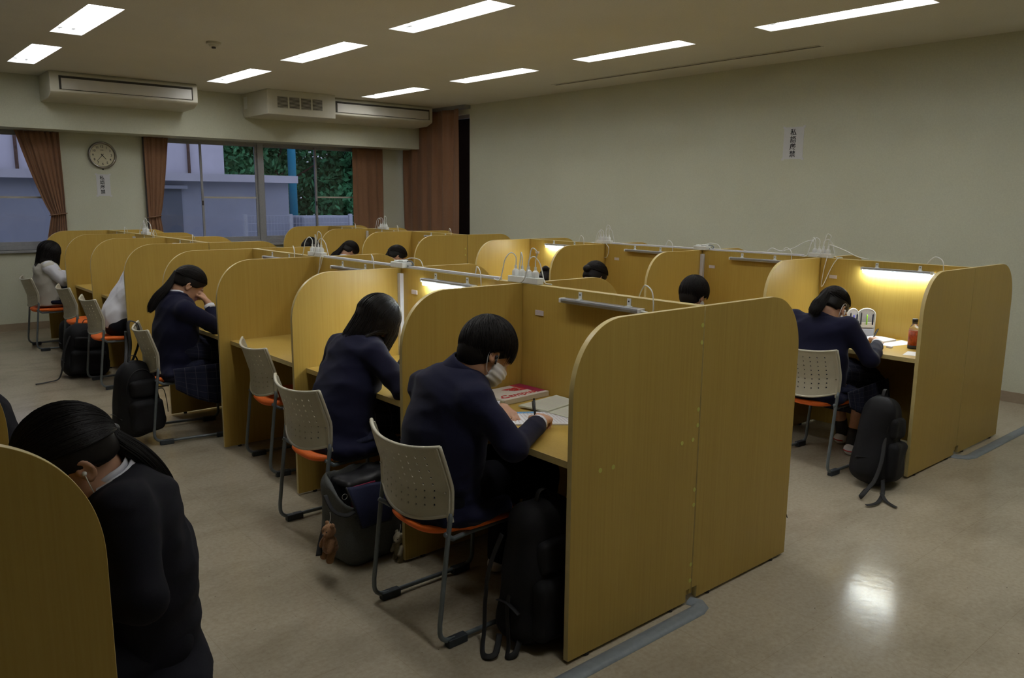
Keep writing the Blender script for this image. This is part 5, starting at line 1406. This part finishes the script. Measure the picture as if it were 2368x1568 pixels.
def plush(label, top, s, fur, cloth, cord_top):
    b = np.array(top, float); t = thing('plush_charm', tuple(b-np.array([0, 0, .14*s])), label, 'plush toy'); off = np.array(t.location)
    vx = Vox(b-.11, b+.08-np.array([0, 0, .0]), .0035) if False else Vox(b-np.array([.08, .08, .16]), b+np.array([.08, .08, .05]), .0035)
    q = lambda x, y, z: b+np.array([x, y, z])*s
    vx.ell(q(0, 0, -.025), (.026*s, .025*s, .024*s)); vx.ell(q(-.018, -.012, -.032), (.014*s, .013*s, .011*s), k=.006)
    for y in (-.02, .02): vx.ell(q(.004, y, -.003), (.009*s, .010*s, .010*s), k=.004)
    vx.ell(q(.004, 0, -.078), (.027*s, .025*s, .034*s), k=.008)
    for y in (-.024, .024): vx.cone(q(0, y, -.06), q(-.016, y*1.3, -.088), .012*s, .010*s, .006); vx.cone(q(.002, y*.7, -.105), q(-.012, y*.95, -.130), .015*s, .013*s, .006)
    vx.wrinkle(.0012, 200, 5); vx.mesh('body', fur, t, off, 1)
    MB().ell(q(-.032, -.014, -.029), (.004*s, .004*s, .003*s), None, 8, 6).build('nose', 'dark', t, smooth=True, off=off)
    for y in (-.022, -.002): MB().ell(q(-.022, y-.002, -.018), (.0028*s, .0028*s, .0028*s), None, 8, 6).build('eye', 'dark', t, smooth=True, off=off)
    if cloth:
        c = Vox(b-np.array([.08, .08, .16]), b+np.array([.08, .08, .05]), .0035); c.ell(q(.004, 0, -.092), (.030*s, .028*s, .022*s)); c.mesh('cloth', cloth, t, off, 1)
    cord([q(.002, 0, 0), (np.array(cord_top)+q(.002, 0, 0))/2+np.array([.004, 0, 0]), cord_top], .0009).build('cord', 'white_plastic', t, smooth=True, off=off)
plush('small brown plush bear charm hanging on a white cord from the grey backpack', at(760, 1212, 1, 2.87), 1.15, 'fur', 'curtain', at(763, 1185, 1, 2.88))
plush('small cream plush charm hanging low on the right of the grey backpack', at(922, 1232, 1, 2.86), 1.0, 'fur2', None, at(926, 1212, 1, 2.90))

# ================================================================ DESK ITEMS
ZD = .697
def flat(name, label, cat, pts, z0, th, mat, bend=0, parent=None):
    P = [Vector((p[0], p[1], 0)) for p in pts]
    t = None
    def fn(u, v):
        a = P[0].lerp(P[1], u); b = P[3].lerp(P[2], u); p = a.lerp(b, v); p.z = z0+bend*math.sin(PI*min(1, u*1.0))**1*(1 if bend else 0); return p
    n = 10 if bend else 1
    mb = MB(); top = [[fn(i/n, j) for j in (0, 1)] for i in range(n+1)]
    rg = [[r[0], r[1], r[1]+Vector((0, 0, th)), r[0]+Vector((0, 0, th))] for r in top]
    mb.rings(rg); o = mb.build(name, mat, parent)
    if label: tag(o, label, cat)
    return o
# thick white notebook with red title
c0, c1, c2, c3 = (2.285, 2.795), (2.46, 2.798), (2.455, 2.602), (2.180, 2.592)
u = Vector((.275, .010, 0)).normalized(); n_ = Vector((-u.y, u.x, 0)); o3 = Vector((2.182, 2.596, ZD))
t = thing('thick_notebook', tuple(o3), 'thick white notebook with red title lettering in the corner of the masked boy\'s desk', 'notebook')
MB().prism([(0, 0), (.275, 0), (.275, .195), (0, .195)], .0005, .0245, lambda a, b, d: u*a+n_*b+Vector((0, 0, d))).build('cover', 'bookcover', t, bevel=.002)
MB().prism([(-.004, .004), (.001, .004), (.001, .191), (-.004, .191)], .003, .021, lambda a, b, d: u*a+n_*b+Vector((0, 0, d))).build('pages', 'page', t)
zt = .0246
text_mesh('Campus', .062, lambda x, y, z: u*(x+.122+y*.25)+n_*(y+.043)+Vector((0, 0, zt+z)), 'title', 'red', t, weight=.0009)
MB().prism([(.205, .195), (.205, .09), (.222, .09), (.222, .195)], zt, zt+.0006, lambda a, b, d: u*a+n_*b+Vector((0, 0, d))).build('band', 'red', t)
MB().prism([(.222, .195), (.222, .02), (.272, .02), (.272, .195)], zt, zt+.0006, lambda a, b, d: u*a+n_*b+Vector((0, 0, d))).build('dark_band', 'magenta', t)
e = MB().prism([(.115, .150), (.150, .100), (.200, .088), (.196, .150)], zt, zt+.0006, lambda a, b, d: u*a+n_*b+Vector((0, 0, d))).build('emblem', 'red', t)
for (a, b) in ((.14, .128), (.16, .115), (.178, .125), (.165, .14), (.185, .105)):
    MB().prism([(a+.006*math.cos(k), b+.004*math.sin(k*1.3)) for k in np.linspace(0, 5.5, 7)], zt+.0007, zt+.001, lambda a, b, d: u*a+n_*b+Vector((0, 0, d))).build('emblem_mark', 'paper', e)
MB().prism([(.01, .03), (.055, .027), (.055, .033), (.01, .036)], zt, zt+.0006, lambda a, b, d: u*a+n_*b+Vector((0, 0, d))).build('underline', 'red', t)
# open blue-edged workbook and cream paperback
def lines(parent, pts, z, rows_, mat='slot', fn=None, m=.08):
    P = [Vector((p[0], p[1], z)) for p in pts]; mb = MB()
    for k in range(rows_):
        v = m+(1-2*m)*(k+.5)/rows_; v2 = v+(1-2*m)/rows_*.22
        for (a0, a1) in ((m, .48), (.52, 1-m)):
            q = []
            for uu, vv in ((a0, v), (a1, v), (a1, v2), (a0, v2)):
                a = P[0].lerp(P[1], uu); b = P[3].lerp(P[2], uu); q.append(a.lerp(b, vv))
            mb.add(q, [(0, 1, 2, 3)])
    return mb.build('print', mat, parent, fixn=False)
t = thing('open_workbook', (2.08, 2.33, ZD), 'open white workbook with light blue page edges under the masked boy\'s hands', 'book'); off = t.location
A = [(1.975, 2.36), (2.06, 2.52), (2.20, 2.43), (2.12, 2.26)]; B = [(1.90, 2.23), (1.975, 2.36), (2.12, 2.26), (2.05, 2.12)]
for k, q in enumerate((A, [(2.12, 2.26), (2.20, 2.43), (2.31, 2.33), (2.235, 2.155)])):
    a = flat('page_block', None, None, q, ZD+.0006, .006, 'paper'); a.parent = t; a.matrix_parent_inverse = Matrix.Translation(-off)
    l = lines(a, q, ZD+.0072, 9, 'sticker')
e1 = flat('blue_edge', None, None, [(2.048, 2.497), (2.06, 2.52), (2.20, 2.43), (2.188, 2.407)], ZD+.0067, .0004, 'lightblue'); e1.parent = t; e1.matrix_parent_inverse = Matrix.Translation(-off)
t = thing('open_paperback', (2.33, 2.36, ZD), 'open cream-paged paperback beyond the masked boy\'s pen hand', 'book'); off = t.location
for k, (q, zz) in enumerate((([(2.185, 2.50), (2.30, 2.53), (2.40, 2.34), (2.27, 2.30)], .008), ([(2.30, 2.53), (2.44, 2.56), (2.455, 2.36), (2.40, 2.34)], .008))):
    if k: continue
qa = [(2.20, 2.525), (2.455, 2.555), (2.455, 2.41), (2.235, 2.375)]; qb = [(2.235, 2.375), (2.455, 2.41), (2.455, 2.25), (2.245, 2.215)]
for q, zz in ((qa, .016), (qb, .0105)):
    a = flat('page_block', None, None, q, ZD+.008, zz-.009, 'page'); a.parent = t; a.matrix_parent_inverse = Matrix.Translation(-off)
    lines(a, q, ZD+zz-.0004, 10, 'sticker')
# right-hand desk
t = thing('drink_bottle', (5.055, 2.085, ZD), 'clear plastic drink bottle with red-brown label and black cap on the lit desk', 'bottle')
pr = [(.026, 0), (.031, .004), (.031, .025), (.030, .03), (.030, .105), (.031, .11), (.030, .125), (.020, .145), (.0135, .155), (.0135, .162)]
def lathe(pr, n=28): return MB().rings([[(r*math.cos(2*PI*j/n), r*math.sin(2*PI*j/n), z) for j in range(n)] for r, z in pr])
m, nt, b = newmat('clear_plastic'); b.inputs['Transmission Weight'].default_value = .9; b.inputs['Roughness'].default_value = .08; b.inputs['Base Color'].default_value = (.88, .89, .88, 1); MT['clear'] = m
lathe(pr).build('bottle_body', 'clear', t, smooth=True)
lathe([(.0315, .022), (.0315, .112)]).build('label_sleeve', 'tea', t, smooth=True)
lathe([(.0312, .001), (.0316, .003), (.0316, .0215), (.0305, .0217)]).build('base_band', 'dark', t, smooth=True)
lathe([(.0145, .156), (.0155, .158), (.0155, .162), (.0148, .163)]).build('neck_ring', 'dark', t, smooth=True)
lathe([(.016, .166), (.0165, .168), (.0165, .184), (.015, .186)]).build('cap', 'dark', t, smooth=True)
flat('notebook', 'open white notebook lying under the hand of the girl at the lit desk', 'notebook', [(5.02, 2.30), (5.05, 2.47), (5.27, 2.44), (5.24, 2.27)], ZD+.0005, .010, 'paper', bend=.004)
flat('paper_sheet', 'white sheet of paper between the open notebook and the drink bottle', 'paper', [(5.00, 2.20), (5.02, 2.29), (5.30, 2.26), (5.24, 2.15)], ZD+.0005, .0006, 'paper')
flat('paper_sheet', 'small white sheet at the desk edge in front of the drink bottle', 'paper', [(4.79, 2.03), (4.93, 2.06), (4.96, 1.925), (4.82, 1.925)], ZD+.0005, .0006, 'paper')
o = tag(MB().bx((4.945, 2.165, ZD+.0005), (4.965, 2.20, ZD+.0125)).build('eraser', 'white', bevel=.002), 'small white eraser beside the sleeve of the girl at the lit desk', 'eraser')
t = thing('pencil_case', (5.21, 2.51, ZD), 'stand-up grey pencil case opened in two arched halves on the lit desk', 'pencil case'); off = t.location
cd = [Vector((5.20, 2.525, 0)), Vector((5.285, 2.445, 0)), Vector((5.115, 2.56, 0))]
for k, (a, b) in enumerate(((cd[0], cd[1]), (cd[2], cd[0]))):
    L = (b-a).length; u = (b-a).normalized(); n = Vector((u.y, -u.x, 0)); hw = L/2
    prof = [(0, 0), (L, 0), (L, .15)]+[(L/2+hw*math.cos(q), .15+.042*math.sin(q)) for q in np.linspace(.15, PI-.15, 9)]+[(0, .15)]
    fn = lambda x, z, d: a+u*x+n*d+Vector((0, 0, ZD+z))
    h_ = MB().prism(prof, 0, .012, fn).build('shell', 'case', t, off=off, bevel=.003)
    MB().tube([fn(x, z, .012) for x, z in prof[1:]], .004, 8).build('rim', 'white_plastic', h_, smooth=True, off=(0, 0, 0)).location = -off
    MB().prism([(.008, .005), (L-.008, .005), (L-.008, .055), (.008, .055)], .012, .026, fn).build('mesh_pocket', 'annex_low', h_, off=(0, 0, 0), bevel=.003).location = -off
    MB().prism([(.008, .065), (L-.008, .065), (L-.008, .10), (.008, .10)], .012, .022, fn).build('pocket', 'bookcover', h_, off=(0, 0, 0), bevel=.003).location = -off
    for j, (m, dz, lb) in enumerate((('dark', .04, 'dark pen'), (('green' if k == 0 else 'blue'), .025, ('lime highlighter' if k == 0 else 'blue pen')), ('navy', .03, 'black marker'))):
        x = .02+j*(L-.04)/2; o = MB().tube([fn(x, .085, .026), fn(x, .12+dz, .026), fn(x, .128+dz, .026)], [.0045, .0045, .002], 10).build('pen', m, smooth=True)
        tag(o, '%s in the %s half of the grey pencil case' % (lb, 'right' if k == 0 else 'left'), 'pen')
# long-haired girl's desk and the leaning girl's desk
flat('paper_sheet', 'white paper showing beside the sleeve of the long-haired girl', 'paper', [(2.06, 3.10), (2.08, 3.42), (2.28, 3.42), (2.26, 3.10)], ZD+.0005, .001, 'paper')
o = tag(MB().tube([(2.22, 3.50, ZD+.022), (2.32, 3.62, ZD+.022)], [.022, .022], 14).build('pencil_pouch', 'bag', smooth=True), 'dark pencil pouch beyond the long-haired girl', 'pencil case')
flat('folder', 'blue folder on the desk under the girl leaning on her hand', 'folder', [(1.95, 5.50), (1.98, 5.78), (2.20, 5.76), (2.17, 5.48)], ZD+.0005, .004, 'blue')
flat('phone', 'pale phone lying on the desk of the girl in the knit vest', 'phone', [(2.05, 9.40), (2.05, 9.55), (2.12, 9.55), (2.12, 9.40)], ZD+.0005, .008, 'white')
